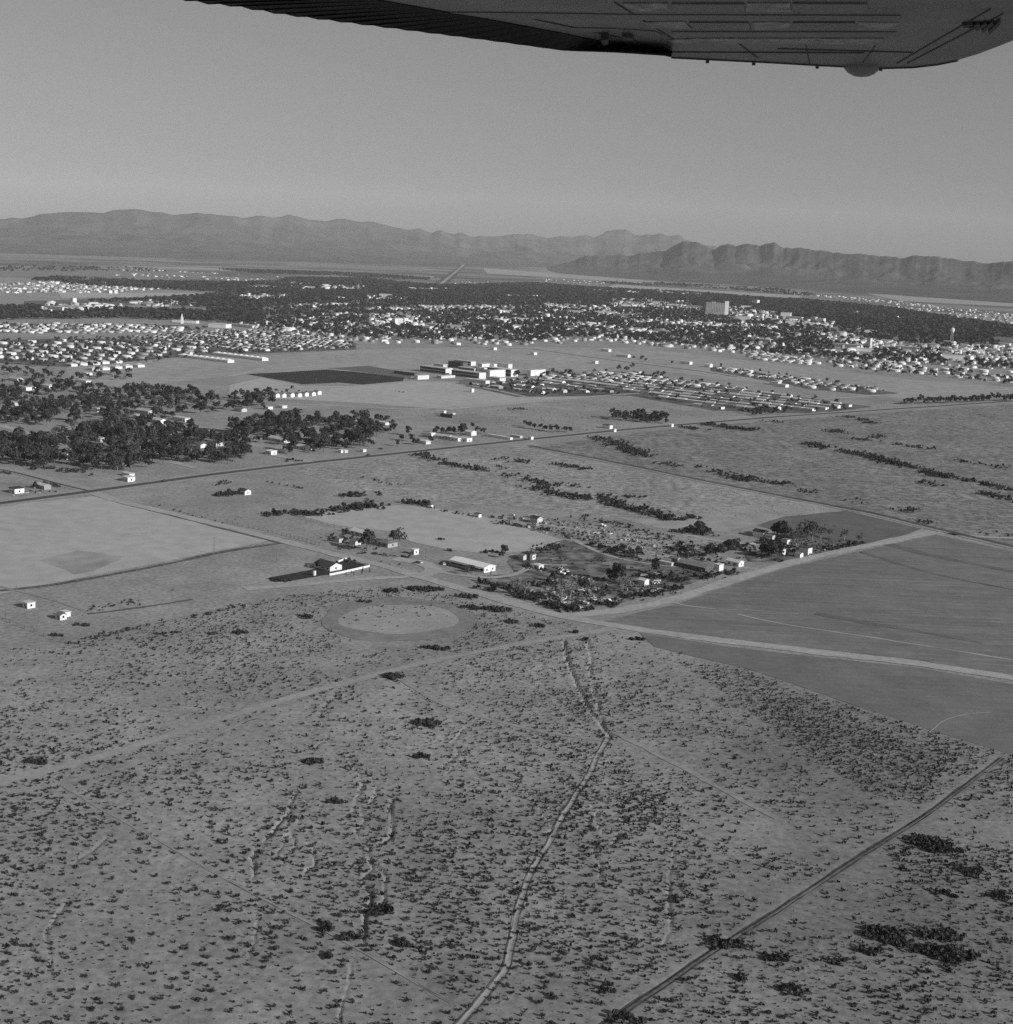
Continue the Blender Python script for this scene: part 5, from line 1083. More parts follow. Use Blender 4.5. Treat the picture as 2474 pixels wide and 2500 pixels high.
grove([(1640, 1335), (1690, 1345), (1700, 1365), (1660, 1368), (1635, 1352)], 6, 'feathery grey bush tree behind the garden fence', 'bush trees behind the garden fence', 78, keep=0.8, s0=0.45, s1=0.75, kinds='THIN')
trees_at([(1735, 1352, 0.7), (1760, 1350, 0.8), (1780, 1346, 0.9), (1795, 1338, 0.7), (1690, 1306, 0.8), (1706, 1302, 0.9), (1716, 1296, 0.8), (1600, 1402, 0.7), (1640, 1412, 0.6), (1560, 1350, 0.6), (1520, 1346, 0.6), (1420, 1440, 0.7), (1340, 1436, 0.7), (1350, 1420, 0.6)], 'TREE', 0.8, 'low dark tree scattered through the junk yard plots', 'low dark trees of the yard plots', False)
trees_at([(1262, 1452, 1.3)], 'BARE', 1.0, 'spreading leafless grey tree by the junk yard driveway')
trees_at([(1282, 1456, 1.2)], 'BARE', 0.9, 'leafless dark-trunked tree right of the spreading one')
trees_at([(1370, 1468, 1.4)], 'BARE', 1.0, 'leafless tree forked low in the junk yard, left of the pair')
trees_at([(1392, 1464, 1.4)], 'BARE', 1.0, 'leafless tree forked low in the junk yard, right of the pair')
trees_at([(1472, 1440, 0.8)], 'BARE', 0.8, 'thin leafless tree before the large black yard tree')
trees_at([(1532, 1448, 1.2)], 'BARE', 0.9, 'leafless tree right of the large black yard tree')
trees_at([(1520, 1440, 0.8)], 'BARE', 0.8, 'leafless tree behind the black tree by the little white house')
trees_at([(1440, 1456, 0.8)], 'BARE', 0.8, 'leafless tree among the junk cars')
trees_at([(845, 1404, 0.2), (858, 1400, 0.22), (864, 1406, 0.24), (884, 1402, 0.3), (886, 1396, 0.3), (903, 1398, 0.3)], 'TALL', 0.3, 'sapling before the low garden wall, %s from the left', 'saplings before the garden wall')
trees_at([(86, 1192, 0.55)], 'TREE', 0.5, 'small dark tree by the sheds on the side road')
trees_at([(895, 1232, 0.7)], 'THIN', 0.6, 'bushy tree standing above the long hedge')
KIND = {'TREE': TREE, 'TALL': TALL, 'THIN': THIN, 'BARE': BARE}
TL.sort(key=lambda t: np.hypot(t[0], t[1]) / t[2] - (1e6 if len(t) > 6 and (t[5] is None or np.hypot(t[0], t[1]) < 1500) else 0))
g = np.random.default_rng(91); rest = []
for k, t in enumerate(TL):
    vs_ = KIND[t[3]]
    if k < 300:
        v = vs_[int(g.integers(len(vs_)))]; sz = t[2]
        thing('tree', t[4], 'tree', (t[0], t[1], max(0.0, hz(t[0], t[1]))), [('crown', v[0]), ('trunk', v[1])], t[5], g.random() * 6.28, (sz * (0.9 + 0.2 * g.random()), sz * (0.9 + 0.2 * g.random()), sz * (0.85 + 0.25 * g.random())))
    else: rest.append((t[0], t[1], t[2] * (0.55 if t[3] == 'TALL' else 1)))
FT = [np.array(rest).reshape(-1, 3) * np.array([1, 1, 4.6])]
mid = []
def wood(poly, sp, R, seed, keep=1.0, gap=0.0, pad=0.0):
    P = gp(poly); g = np.random.default_rng(seed); x, y = lattice(P, sp, sp, g, sp * 0.33)
    k = g.random(len(x)) < keep
    if gap: k &= fbm(x / 120, y / 120, 3, seed) > gap
    x, y = x[k], y[k]; k = clear_of_houses(x, y, pad); x, y = x[k], y[k]
    ok_ = np.ones(len(x), bool)
    for op in OPEN: ok_ &= ~(inpoly(x, y, op) & (g.random(len(x)) < 0.78))
    x, y = x[ok_], y[ok_]
    mid.append(np.stack([x, y, R * (0.7 + 0.6 * g.random(len(x)))], -1))
# the dark belt of trees behind and through the town
wood([(640, 705), (700, 680), (875, 681), (1076, 699), (1300, 692), (1456, 704), (1712, 717), (1900, 732), (1957, 732), (2177, 754), (2474, 799), (2700, 835), (2700, 885), (2474, 850), (2330, 836), (2100, 805), (1950, 775), (1774, 755), (1500, 738), (1200, 732), (900, 735), (640, 745)], 20, 10.0, 81, gap=0.33)
wood([(560, 792), (640, 745), (900, 735), (1200, 732), (1500, 738), (1774, 755), (1950, 775), (2100, 805), (2330, 840), (2700, 895), (2700, 930), (2474, 905), (2250, 890), (2030, 880), (1900, 868), (1749, 852), (1566, 836), (1456, 826), (1300, 838), (1076, 834), (870, 828), (720, 810)], 19, 6.2, 82, keep=0.80, gap=0.34, pad=1.0)
wood([(-80, 752), (130, 750), (330, 758), (480, 762), (640, 752), (640, 792), (500, 785), (300, 778), (100, 780), (-80, 785)], 17, 8.5, 83, gap=0.24)
wood([(340, 737), (560, 726), (640, 735), (640, 752), (520, 752), (380, 748)], 18, 9, 84, gap=0.3)
wood([(70, 686), (130, 678), (260, 684), (420, 690), (600, 692), (700, 688), (700, 712), (560, 716), (420, 708), (240, 700)], 22, 10, 85, gap=0.32)
wood([(200, 738), (330, 733), (480, 724), (620, 712), (640, 722), (500, 732), (330, 740)], 18, 8, 86, gap=0.3)
wood([(520, 657), (760, 664), (900, 670), (1050, 680), (1050, 684), (880, 678), (600, 666)], 26, 9, 87, gap=0.4)
wood([(1470, 688), (1640, 692), (1700, 696), (1900, 706), (2000, 722), (1960, 722), (1700, 702), (1480, 694)], 28, 9, 88, keep=0.5, gap=0.46)
wood([(0, 650), (360, 655), (420, 664), (0, 664)], 40, 9, 89, keep=0.4, gap=0.45)
wood([(-80, 836), (250, 826), (420, 822), (480, 800), (700, 806), (860, 836), (880, 852), (640, 864), (380, 884), (150, 900), (-80, 890)], 15, 3.6, 90, keep=0.42, pad=0.0)
wood([(-80, 790), (460, 796), (460, 806), (-80, 812)], 22, 3.2, 95, keep=0.6, pad=-2.5)
wood([(1140, 945), (1200, 932), (1380, 920), (1560, 912), (1740, 938), (1900, 964), (2120, 994), (1990, 1010), (1740, 1000), (1540, 966), (1380, 970), (1260, 968)], 16, 3.4, 96, keep=0.38, pad=-1.0)
wood([(1740, 892), (1900, 914), (2060, 936), (2190, 958), (2150, 968), (1980, 950), (1840, 924), (1740, 906)], 18, 3.2, 97, keep=0.35, pad=-1)
wood([(2000, 880), (2180, 890), (2474, 925), (2474, 942), (2200, 916), (2030, 902)], 24, 4.5, 98, keep=0.5, pad=-2)
wood([(1560, 870), (1700, 892), (1720, 900), (1640, 894), (1530, 874)], 22, 4, 99, keep=0.3)
Q = np.concatenate(mid + FT); g = np.random.default_rng(92); dist = np.hypot(Q[:, 0], Q[:, 1])
hsc = np.minimum(Q[:, 2], 5.2 + 0.18 * Q[:, 2]) * (0.8 + 0.35 * g.random(len(Q))); rot = g.random(len(Q)) * 6.28; zz = np.zeros(len(Q))
near = dist < 3400
for sel, tmpl in ((near, MIDTREE), (~near, FARTREE)):
    q = Q[sel]; pk = g.integers(0, 5, len(q))
    tag(ob('distant_forest', merge_clouds('distant_forest', tmpl, q[:, 0], q[:, 1], zz[sel], q[:, 2], hsc[sel] * 0.95, rot[sel], pk, M['leaf_far'])), kind='stuff')

# ---------------------------------------------------------------- shrubs
SH = gp([(-100, 1590), (160, 1582), (330, 1545), (480, 1505), (700, 1455), (1000, 1428), (1060, 1440), (1240, 1485), (1370, 1520), (1500, 1545), (1580, 1575), (1690, 1605), (1818, 1633), (2080, 1722), (2272, 1785), (2474, 1847), (2700, 1905), (2900, 2600), (-400, 2600)])
g = np.random.default_rng(33)
u0, u1 = SH.min(0), SH.max(0); sp = 1.75
U, V = np.meshgrid(np.arange(u0[0], u1[0], sp), np.arange(u0[1], u1[1], sp)); x = U.ravel() + g.normal(size=U.size) * sp * 0.33; y = V.ravel() + g.normal(size=V.size) * sp * 0.33
k = inpoly(x, y, SH); x, y = x[k], y[k]; px_, py_ = pix(x, y); k = (px_ > -40) & (px_ < 2520) & (py_ < 2540); x, y, px_, py_ = x[k], y[k], px_[k], py_[k]
dens = 0.085 + 0.26 * np.clip((fbm(x / 55, y / 55, 4, 50) - 0.42) * 4, 0, 1) + 0.10 * np.clip((fbm(x / 18, y / 18, 3, 57) - 0.45) * 5, 0, 1)
def zone(poly, add):
    global dens
    dens = dens + add * inpoly(x, y, gp(poly)) * (0.35 + 1.3 * np.clip((fbm(x / 22, y / 22, 3, 77) - 0.3) * 2, 0, 1))
zone([(1640, 1612), (1820, 1640), (2050, 1730), (2310, 1880), (2250, 1960), (2140, 1950), (1980, 1845), (1800, 1715), (1690, 1640)], 1.1)
zone([(1500, 1850), (1560, 1900), (1700, 2010), (2000, 2110), (2050, 2160), (1900, 2130), (1640, 2030), (1480, 1960)], 0.35)
zone([(760, 2060), (1000, 2140), (1000, 2260), (900, 2290), (780, 2190), (730, 2100)], 0.42)
zone([(1050, 2180), (1240, 2100), (1240, 2330), (1100, 2420), (950, 2330)], 0.16)
zone([(960, 2240), (1140, 2330), (1180, 2430), (1040, 2440)], 0.30)
zone([(1500, 2330), (2474, 2240), (2474, 2500), (1600, 2500)], 0.26)
zone([(2150, 2020), (2474, 2080), (2474, 2260), (2200, 2180)], 0.45)
zone([(1240, 1640), (1440, 1700), (1450, 1900), (1300, 1880), (1180, 1780)], 0.26)
zone([(1820, 1640), (2474, 1860), (2474, 2000), (2250, 1960), (2000, 1850)], 0.22)
zone([(1300, 1700), (1640, 1640), (1900, 1800), (1800, 1900), (1500, 1800)], 0.10)
zone([(740, 2080), (1050, 2000), (1240, 2080), (1240, 2350), (1100, 2450), (900, 2330)], 0.15)
zone([(1300, 1840), (1480, 1830), (1640, 1960), (1700, 2100), (1400, 2060)], 0.14)
zone([(1240, 2080), (1560, 2100), (1620, 2400), (1300, 2440)], 0.08)
zone([(80, 2150), (560, 2180), (760, 2400), (500, 2500), (0, 2500), (0, 2250)], 0.05)
zone([(1640, 1980), (2100, 2060), (1900, 2180), (1560, 2100)], -0.05)
zone([(0, 1900), (200, 1910), (330, 2000), (180, 2090), (0, 2050)], 0.10)
zone([(600, 1460), (900, 1430), (1050, 1450), (1100, 1500), (700, 1620), (450, 1600)], 0.22)
zone([(750, 1470), (870, 1462), (1120, 1500), (1150, 1540), (1090, 1580), (850, 1590), (760, 1560), (700, 1520)], -0.30)
zone([(-100, 1560), (300, 1560), (700, 1640), (300, 1800), (-100, 1860)], -0.05)
zone([(240, 2160), (560, 2200), (540, 2420), (120, 2420)], -0.03)
for pl, amp, wd in (([(960, 1655), (1060, 1715), (1120, 1745), (1240, 1768), (1330, 1790)], 0.5, 3.0), ([(584, 2171), (778, 2262), (973, 2378), (1102, 2450)], 0.45, 2.2), ([(170, 1580), (330, 1545), (480, 1505), (650, 1470), (800, 1440)], 0.25, 3.5), ([(560, 1775), (720, 1720)], 0.2, 3), ([(1560, 2010), (1700, 2060), (1900, 2110), (2010, 2150)], 0.25, 5)):
    dens = dens + amp * (dist_poly(x, y, gp(pl)) < wd)
for pl, w, d_g in GUL:
    lo = pl.min(0) - 9; hi = pl.max(0) + 9; kk = (x > lo[0]) & (x < hi[0]) & (y > lo[1]) & (y < hi[1])
    if kk.any(): q = dist_poly(x[kk], y[kk], pl); dens[kk] += 0.16 * ((q > w) & (q < w + 4.5))
dens = np.where(x < G(1240, 2200)[0], np.minimum(dens, 0.42), np.minimum(dens, 0.8))
k = (g.random(len(x)) < dens) & clear_of_roads(x, y, -0.3)
ks = (g.random(len(x)) < np.clip(0.07 + 0.7 * dens, 0, 0.4)) & ~k & clear_of_roads(x, y, 0.0) & ~(inpoly(x, y, RO) & (g.random(len(x)) < 0.8)); xs_, ys_ = x[ks], y[ks]
rI = dist_poly(x, y, np.vstack([RO, RO[:1]])); inside_o = inpoly(x, y, RO); inside_i = inpoly(x, y, RI); k &= ~(inside_o & ~inside_i & (g.random(len(x)) < 0.985)); k &= ~(inside_i & (g.random(len(x)) < 0.6))
x, y = x[k], y[k]
R = 0.42 + 0.72 * g.random(len(x)) ** 1.9 + 0.35 * (fbm(x / 60, y / 60, 2, 15) - 0.5)
dd = np.hypot(x, y); R = R * np.clip(1.12 - (dd - 380) / 1400, 0.72, 1.1); app = R / dd; order = np.argsort(-app); z = height(x, y) - 0.05
SHG = 'creosote shrubs scattered over the foreground desert'
for i in order[:280]:
    zone_name = 'small dark shrub on the bare desert floor at the bottom of the view'
    o = ob('desert_shrub', SHRUB_M[int(g.integers(8))], None, (x[i], y[i], z[i]), g.random() * 6.28, (R[i] * 1.25, R[i] * 1.25, R[i] * (1.0 + 0.5 * g.random())))
    tag(o, zone_name, 'shrub', SHG)
i = order[280:]
tag(ob('scrub_vegetation', merge_clouds('scrub_vegetation', SHRUB, x[i], y[i], z[i], R[i] * 1.2, R[i] * (1.15 + 0.6 * g.random(len(i))), g.random(len(i)) * 6.28, g.integers(0, 8, len(i)), M['creosote'])), kind='stuff')
Rs = 0.22 + 0.25 * g.random(len(xs_))
tag(ob('ground_weeds', merge_clouds('ground_weeds', [q[:8] for q in SHRUB], xs_, ys_, height(xs_, ys_) - 0.02, Rs * 1.5, Rs * 1.3, g.random(len(xs_)) * 6.28, g.integers(0, 8, len(xs_)), M['creosote'])), kind='stuff')
print('weeds', len(xs_), 'shrubs', len(x), 'trees', len(TL), 'far trees', len(Q), 'houses', N_HOUSE[0], len(CAND), len(DIST_H))
# dense low thickets
def thicket(px, py, w, d, h, label, mat='bush', name='thicket_bush', n=None, rz=None, group=None):
    p = G(px, py); gg = np.random.default_rng(int(px * 7 + py)); n = n or int(30 + w * d * 3.2); n = min(n, 700); nl = max(6, int(w * d / 3)); nl = min(nl, 90)
    c = []; r = []
    for _ in range(nl):
        a = gg.random() * 6.28; q = math.sqrt(gg.random()); c.append((0.5 * w * q * math.cos(a), 0.5 * d * q * math.sin(a), h * (0.3 + 0.35 * gg.random()) * (1 - 0.35 * q))); r.append(h * (0.30 + 0.25 * gg.random()))
    me_ = cloud_mesh(name, leafcloud(n * 2, c, r, 0.30 + 0.07 * h, 0.85, int(px), 0.2), M[mat])
    return tag(ob(name, me_, None, (p[0], p[1], hz(*p)), YAW * 0.15 if rz is None else rz), label, 'thicket', group)
TK = [(1044, 1768, 12, 9, 2.0, 'dark thicket right of the centre gullies below the dirt road'), (765, 1861, 8, 6, 1.8, 'dark thicket at the head of the left gullies'), (1031, 1848, 8, 5, 1.6, 'faint dark thicket below the centre dirt road thicket'), (960, 1654, 10, 8, 2.2, 'dark thicket on the verge where the thin track leaves the dirt road'),
      (91, 1861, 9, 6, 1.8, 'dark thicket under the dirt road at the far left'), (817, 1958, 6, 5, 1.5, 'small thicket among the left gullies'), (798, 2270, 5, 6, 1.8, 'thicket at the bend of the dark fence line'), (800, 2338, 4, 4, 1.5, 'small thicket below the fence line bend'),
      (2262, 2058, 14, 9, 2.0, 'long black thicket right of the rutted track, left half'), (2305, 2076, 14, 8, 2.0, 'long black thicket right of the rutted track, right half'), (2160, 2282, 14, 9, 2.0, 'black thicket, upper left of the lower right cluster'), (2195, 2300, 10, 7, 1.7, 'black thicket second in the lower right cluster'), (2296, 2286, 15, 8, 2.0, 'black thicket at the top right of the lower right cluster'),
      (2128, 2325, 8, 5, 1.7, 'small black thicket on the left of the lower right cluster'), (2325, 2334, 15, 9, 2.0, 'black thicket at the bottom right of the cluster'), (2270, 2325, 10, 7, 1.8, 'black thicket in the middle of the cluster'), (1752, 2305, 9, 8, 1.8, 'dark thicket left of the rutted track crossing'), (1808, 2308, 8, 5, 1.6, 'dark thicket right of the rutted track crossing'),
      (1805, 2392, 4, 5, 1.7, 'round dark thicket below the rutted track'), (1482, 2424, 5, 4, 1.5, 'dark thicket left of the rutted track at the bottom'), (1530, 2490, 10, 6, 1.7, 'dark thicket against the bottom of the rutted track'), (1900, 2340, 9, 6, 1.5, 'low dark thicket right of the round one'), (1940, 2420, 8, 6, 1.4, 'faint thicket below the low dark one'), (2050, 2352, 6, 4, 1.4, 'small thicket left of the lower right cluster'),
      (2380, 2130, 9, 6, 1.6, 'dark thicket near the right edge below the long black one'), (2440, 2190, 8, 7, 1.6, 'dark thicket at the right edge'), (2310, 2186, 8, 5, 1.4, 'faint thicket between the two black clusters'), (860, 2292, 7, 5, 1.7, 'dark thicket in the dense shrub patch left of the wash'), (925, 2225, 9, 7, 1.9, 'largest thicket of the dense shrub patch'), (995, 2306, 7, 5, 1.7, 'thicket at the lower end of the dense shrub patch'),
      (748, 1507, 8, 7, 1.9, 'dark round thicket left of the circular track'), (957, 1444, 9, 8, 2.0, 'dark thicket above the circular track, left one'), (1040, 1440, 22, 12, 2.0, 'wide dark thicket above the circular track'), (1140, 1458, 14, 9, 2.0, 'dark thicket beside the dirt road above the circular track'), (1150, 1485, 12, 8, 1.8, 'dark thicket at the right side of the circular track'), (1212, 1490, 18, 9, 2.2, 'dark thicket on the bank right of the circular track'),
      (1248, 1520, 9, 4, 2.0, 'black low thicket by the dirt road fork'), (1316, 1530, 6, 4, 2.2, 'black bush left of the dirt road crossing'), (1563, 1563, 10, 4, 1.8, 'black oblong bush below the dirt road, alone in bare soil'), (1408, 1546, 2.5, 2, 2.4, 'dark bush post at the wash head, left one'), (1431, 1566, 1.6, 1.6, 3.0, 'dark upright bush at the wash head, right one'), (890, 1470, 9, 5, 1.6, 'dark thicket on the upper rim of the circular track'),
      (1064, 1584, 16, 6, 1.6, 'dark shrub strip below the circular track'), (520, 1446 + 102, 6, 4, 1.5, 'small dark thicket right of the corner post'), (1077, 1318, 4, 3, 1.8, 'lone dark bush in the bare field'), (1098, 1345, 4, 3, 1.6, 'small dark bush at the bare field edge'), (590, 1547, 9, 5, 1.6, 'dark thicket in the scrub below the field lane'), (200, 1528, 10, 3.5, 1.6, 'black low clump in place of a car shadow beside the cabin'), (140, 1553, 9, 3, 1.6, 'dark bush on the boundary fence'), (395, 1230 + 318, 6, 3, 1.2, 'faint thicket in the field lane scrub'), (430, 1545, 6, 3, 1.2, 'low thicket along the boundary line')]  # the low clump beside the cabin stands in for a car's shadow
for t in TK: thicket(*t)
# hedges and bush lines
def bushline(pts, width, h, seed, sp=2.6, keep=0.9, R=1.2):
    P = gp(pts); out = []; gg = np.random.default_rng(seed)
    for a, b_ in zip(P[:-1], P[1:]):
        L = np.hypot(*(b_ - a)); n_ = int(1.25 * L / sp * max(1, width / sp)); t = gg.random(n_); d = (b_ - a) / L; nn = np.array([-d[1], d[0]])
        q = a + (b_ - a) * t[:, None] + nn * (gg.normal(size=n_) * width * 0.55)[:, None]; kk = (gg.random(n_) < keep) & (fbm(q[:, 0] / 14, q[:, 1] / 14, 2, seed) > 0.36)
        q = q[kk]; out.append(np.column_stack([q, R * 1.15 * (0.6 + 0.8 * gg.random(len(q)))]))
    return np.concatenate(out)
BL = []
for args in [
    ([(640, 1258), (700, 1252), (790, 1256), (850, 1244), (900, 1236), (960, 1228), (1050, 1232)], 9, 2, 1, 2.2, 0.95, 1.9), ([(825, 1212), (900, 1210), (930, 1204)], 6, 2, 2, 2.2, 1, 1.8), ([(1050, 1240), (1100, 1252), (1180, 1262), (1260, 1268), (1330, 1276)], 3.5, 1.5, 3), ([(1190, 1272), (1260, 1284), (1330, 1296)], 6, 1.5, 4, 2.4, 0.7),
    ([(885, 1165), (960, 1185), (1000, 1182)], 3, 1, 5, 3, 0.6), ([(1010, 1105), (1060, 1120), (1080, 1126)], 10, 2, 6, 2.6, 0.8, 1.7), ([(1080, 1130), (1130, 1140), (1180, 1150), (1240, 1160), (1300, 1172), (1340, 1188)], 10, 1.5, 7, 2.4, 0.9, 1.6), ([(1200, 1140), (1240, 1145)], 8, 1.5, 8), ([(1220, 1120), (1290, 1132)], 12, 1.6, 9, 2.6, 0.8, 1.6), ([(1300, 1185), (1345, 1205), (1440, 1220), (1500, 1232), (1560, 1248), (1600, 1258), (1640, 1264)], 10, 1.6, 10, 2.3, 0.95, 1.7),
    ([(1460, 1210), (1520, 1232), (1580, 1245)], 9, 1.6, 11, 2.4, 0.9, 1.6), ([(1525, 1213), (1580, 1216)], 7, 1.6, 12, 2.4, 0.9, 1.5), ([(1360, 1182), (1440, 1192)], 8, 1.4, 13, 2.8, 0.7, 1.5), ([(1340, 1132), (1400, 1140), (1430, 1148)], 9, 1.5, 14, 2.6, 0.8, 1.5), ([(1450, 1068), (1500, 1078), (1520, 1095), (1580, 1108)], 14, 1.6, 15, 2.6, 0.8, 1.8), ([(1520, 1100), (1590, 1116)], 10, 1.5, 16, 2.6, 0.8, 1.6), ([(1600, 1130), (1690, 1144), (1720, 1140)], 9, 1.4, 17, 2.6, 0.7, 1.5),
    ([(1740, 1150), (1830, 1172)], 14, 1.5, 18, 2.8, 0.6, 1.6), ([(1720, 1036), (1800, 1046), (1840, 1052)], 14, 2, 19, 2.2, 0.95, 2.0), ([(1665, 1042), (1730, 1052)], 10, 1.6, 20, 2.4, 0.8, 1.6), ([(1860, 1030), (1900, 1030)], 12, 1.6, 21, 2.6, 0.8, 1.7), ([(2060, 1016), (2100, 1024), (2130, 1036)], 9, 1.6, 22, 2.4, 0.8, 1.6), ([(2020, 1055), (2060, 1052)], 10, 1.6, 23, 2.4, 0.9, 1.6), ([(2080, 1070), (2120, 1076), (2150, 1064)], 8, 1.5, 24, 2.6, 0.8, 1.5),
    ([(1970, 1082), (2040, 1100), (2110, 1110), (2170, 1128), (2240, 1148), (2320, 1168)], 12, 1.8, 25, 2.2, 0.95, 1.8), ([(2180, 1084), (2240, 1094), (2290, 1096)], 10, 1.5, 26, 2.8, 0.6, 1.5), ([(2330, 1126), (2400, 1134), (2474, 1148)], 10, 1.5, 27, 2.8, 0.6, 1.5), ([(2300, 1160), (2400, 1182), (2474, 1198), (2560, 1216)], 10, 1.6, 28, 2.4, 0.8, 1.6), ([(2400, 1204), (2474, 1222), (2560, 1240)], 10, 1.6, 29, 2.4, 0.9, 1.7), ([(2240, 1175), (2300, 1188)], 9, 1.5, 30, 2.6, 0.8, 1.6),
    ([(1774, 1168), (1860, 1174)], 14, 1.6, 31, 2.4, 0.8, 1.7), ([(1870, 1182), (1930, 1180)], 12, 1.6, 32, 2.4, 0.8, 1.7), ([(1950, 1200), (2000, 1202)], 10, 1.5, 33), ([(2060, 1225), (2110, 1222)], 9, 1.5, 34), ([(2200, 1250), (2230, 1240)], 9, 1.6, 35, 2.4), ([(2230, 1276), (2290, 1282)], 12, 1.6, 36, 2.4), ([(2390, 1300), (2474, 1306)], 12, 1.6, 37, 2.4, 0.8), ([(1610, 1268), (1660, 1270), (1705, 1262)], 6, 1.8, 38, 2.0, 1, 1.7), ([(1640, 1296), (1660, 1300)], 6, 1.6, 39, 2.2), ([(1670, 1302), (1720, 1292), (1715, 1308)], 7, 1.8, 40, 2.2, 0.95, 1.6),
    ([(520, 1188), (560, 1176)], 5, 1.5, 41), ([(528, 1212), (560, 1208), (600, 1202)], 8, 2, 42, 1.9, 1, 1.7), ([(640, 1175), (700, 1186), (770, 1200)], 2.4, 1, 43, 3.5, 0.5), ([(700, 1123), (740, 1126)], 8, 1.5, 44, 2.2, 1, 1.5), ([(1310, 962), (1340, 964)], 10, 1.6, 45), ([(970, 958), (980, 957)], 8, 1.5, 46), ([(1240, 1000), (1280, 998)], 10, 1.5, 47), ([(990, 1004), (1005, 1004)], 8, 1.5, 48), ([(100, 1180), (140, 1190)], 4, 1.6, 49, 2.2, 0.9, 1.5), ([(30, 1200), (140, 1200)], 5, 1, 50, 3.2, 0.5, 1.0),
    ([(90, 1142), (160, 1150), (240, 1152)], 10, 2, 51, 2.4, 0.9, 1.7), ([(0, 1150), (28, 1158)], 8, 1.6, 52, 2.4), ([(350, 1226), (460, 1256), (560, 1282)], 1.8, 1, 53, 4.0, 0.6, 0.9), ([(165, 1575), (260, 1552), (380, 1525), (480, 1505), (600, 1478)], 3.5, 1, 54, 2.2, 0.8, 1.0), ([(210, 1495), (280, 1478), (350, 1468)], 5, 0.8, 55, 2.4, 0.8, 0.9), ([(400, 1440), (460, 1432), (520, 1425)], 6, 0.8, 56, 3.4, 0.5, 0.8),
    # junk yard edges
    ([(1150, 1430), (1200, 1440), (1240, 1448), (1285, 1462), (1330, 1472), (1370, 1486), (1410, 1494)], 5, 2, 60, 1.9, 1, 1.6), ([(1160, 1418), (1200, 1428), (1250, 1440)], 4, 1.8, 61, 2.0, 1, 1.4), ([(1205, 1405), (1225, 1408)], 5, 1.4, 62, 1.8, 1, 1.2), ([(1340, 1480), (1420, 1496), (1480, 1482), (1540, 1462), (1620, 1446), (1660, 1434)], 6, 1.8, 63, 2.0, 0.95, 1.4), ([(1440, 1330), (1500, 1345), (1560, 1356)], 8, 1.6, 64, 2.2, 0.9, 1.5), ([(1480, 1350), (1600, 1372), (1680, 1386)], 4, 1.6, 65, 2.2, 0.85, 1.4),
    ([(1640, 1330), (1680, 1345), (1720, 1362), (1760, 1366)], 14, 1.8, 66, 2.6, 0.75, 1.5), ([(1720, 1340), (1780, 1346), (1800, 1330)], 12, 2, 67, 2.4, 0.9, 1.7), ([(1700, 1412), (1760, 1404), (1800, 1398)], 7, 1.8, 68, 2.0, 0.95, 1.4), ([(1820, 1362), (1860, 1372), (1900, 1366)], 7, 1.8, 69, 2.0, 0.95, 1.4), ([(1860, 1322), (1900, 1330), (1930, 1340)], 7, 2, 70, 2.0, 0.95, 1.6), ([(2020, 1345), (2070, 1338), (2110, 1328)], 8, 2, 71, 2.2, 0.9, 1.6),
    ([(1560, 1402), (1620, 1412), (1680, 1420)], 7, 1.6, 72, 2.0, 0.9, 1.4), ([(1330, 1290), (1400, 1310), (1460, 1322)], 9, 1.5, 73, 2.6, 0.6, 1.2), ([(1400, 1262), (1480, 1276), (1560, 1296), (1640, 1316)], 8, 1.5, 74, 2.8, 0.6, 1.3), ([(1280, 1380), (1330, 1394), (1380, 1402), (1430, 1410), (1480, 1418)], 3, 1.6, 75, 2.0, 0.9, 1.2), ([(1290, 1430), (1330, 1425), (1360, 1430)], 6, 1.6, 76, 2.0, 0.9, 1.3), ([(900, 1352), (950, 1358), (1000, 1362)], 3, 1.4, 77, 1.8, 1, 1.1), ([(830, 1340), (870, 1350), (905, 1352)], 3.5, 1.6, 78, 1.8, 1, 1.3), ([(800, 1312), (830, 1322), (870, 1316)], 6, 1.6, 79, 2.2, 0.9, 1.4), ([(840, 1296), (880, 1302), (900, 1300)], 3, 1.6, 80, 2.0, 0.9, 1.3), ([(900, 1370), (960, 1378), (1000, 1386)], 4, 0.9, 81, 2.4, 0.7, 0.9), ([(845, 1372), (858, 1370)], 4, 1.6, 82, 1.6, 1, 1.3), ([(660, 1414), (690, 1420), (700, 1416)], 4, 1.4, 83, 1.6, 1, 1.2), ([(1160, 1350), (1230, 1352), (1210, 1345)], 5, 1.6, 84, 2.2, 0.8, 1.3), ([(1310, 1345), (1360, 1332), (1330, 1352)], 6, 1.5, 85, 2.2, 0.8, 1.2)]:
    a = list(args) + [2.6, 0.9, 1.2][len(args) - 4:] if len(args) < 7 else list(args)
    BL.append(bushline(*a))
def yardfill(poly, sp, keep, seed, R, thr=0.4):
    P = gp(poly); gg = np.random.default_rng(seed); xx_, yy_ = lattice(P, sp, sp, gg, sp * 0.35); kk = (gg.random(len(xx_)) < keep) & (fbm(xx_ / 12, yy_ / 12, 2, seed) > thr); return np.column_stack([xx_[kk], yy_[kk], R * (0.4 + 1.0 * gg.random(kk.sum()))])
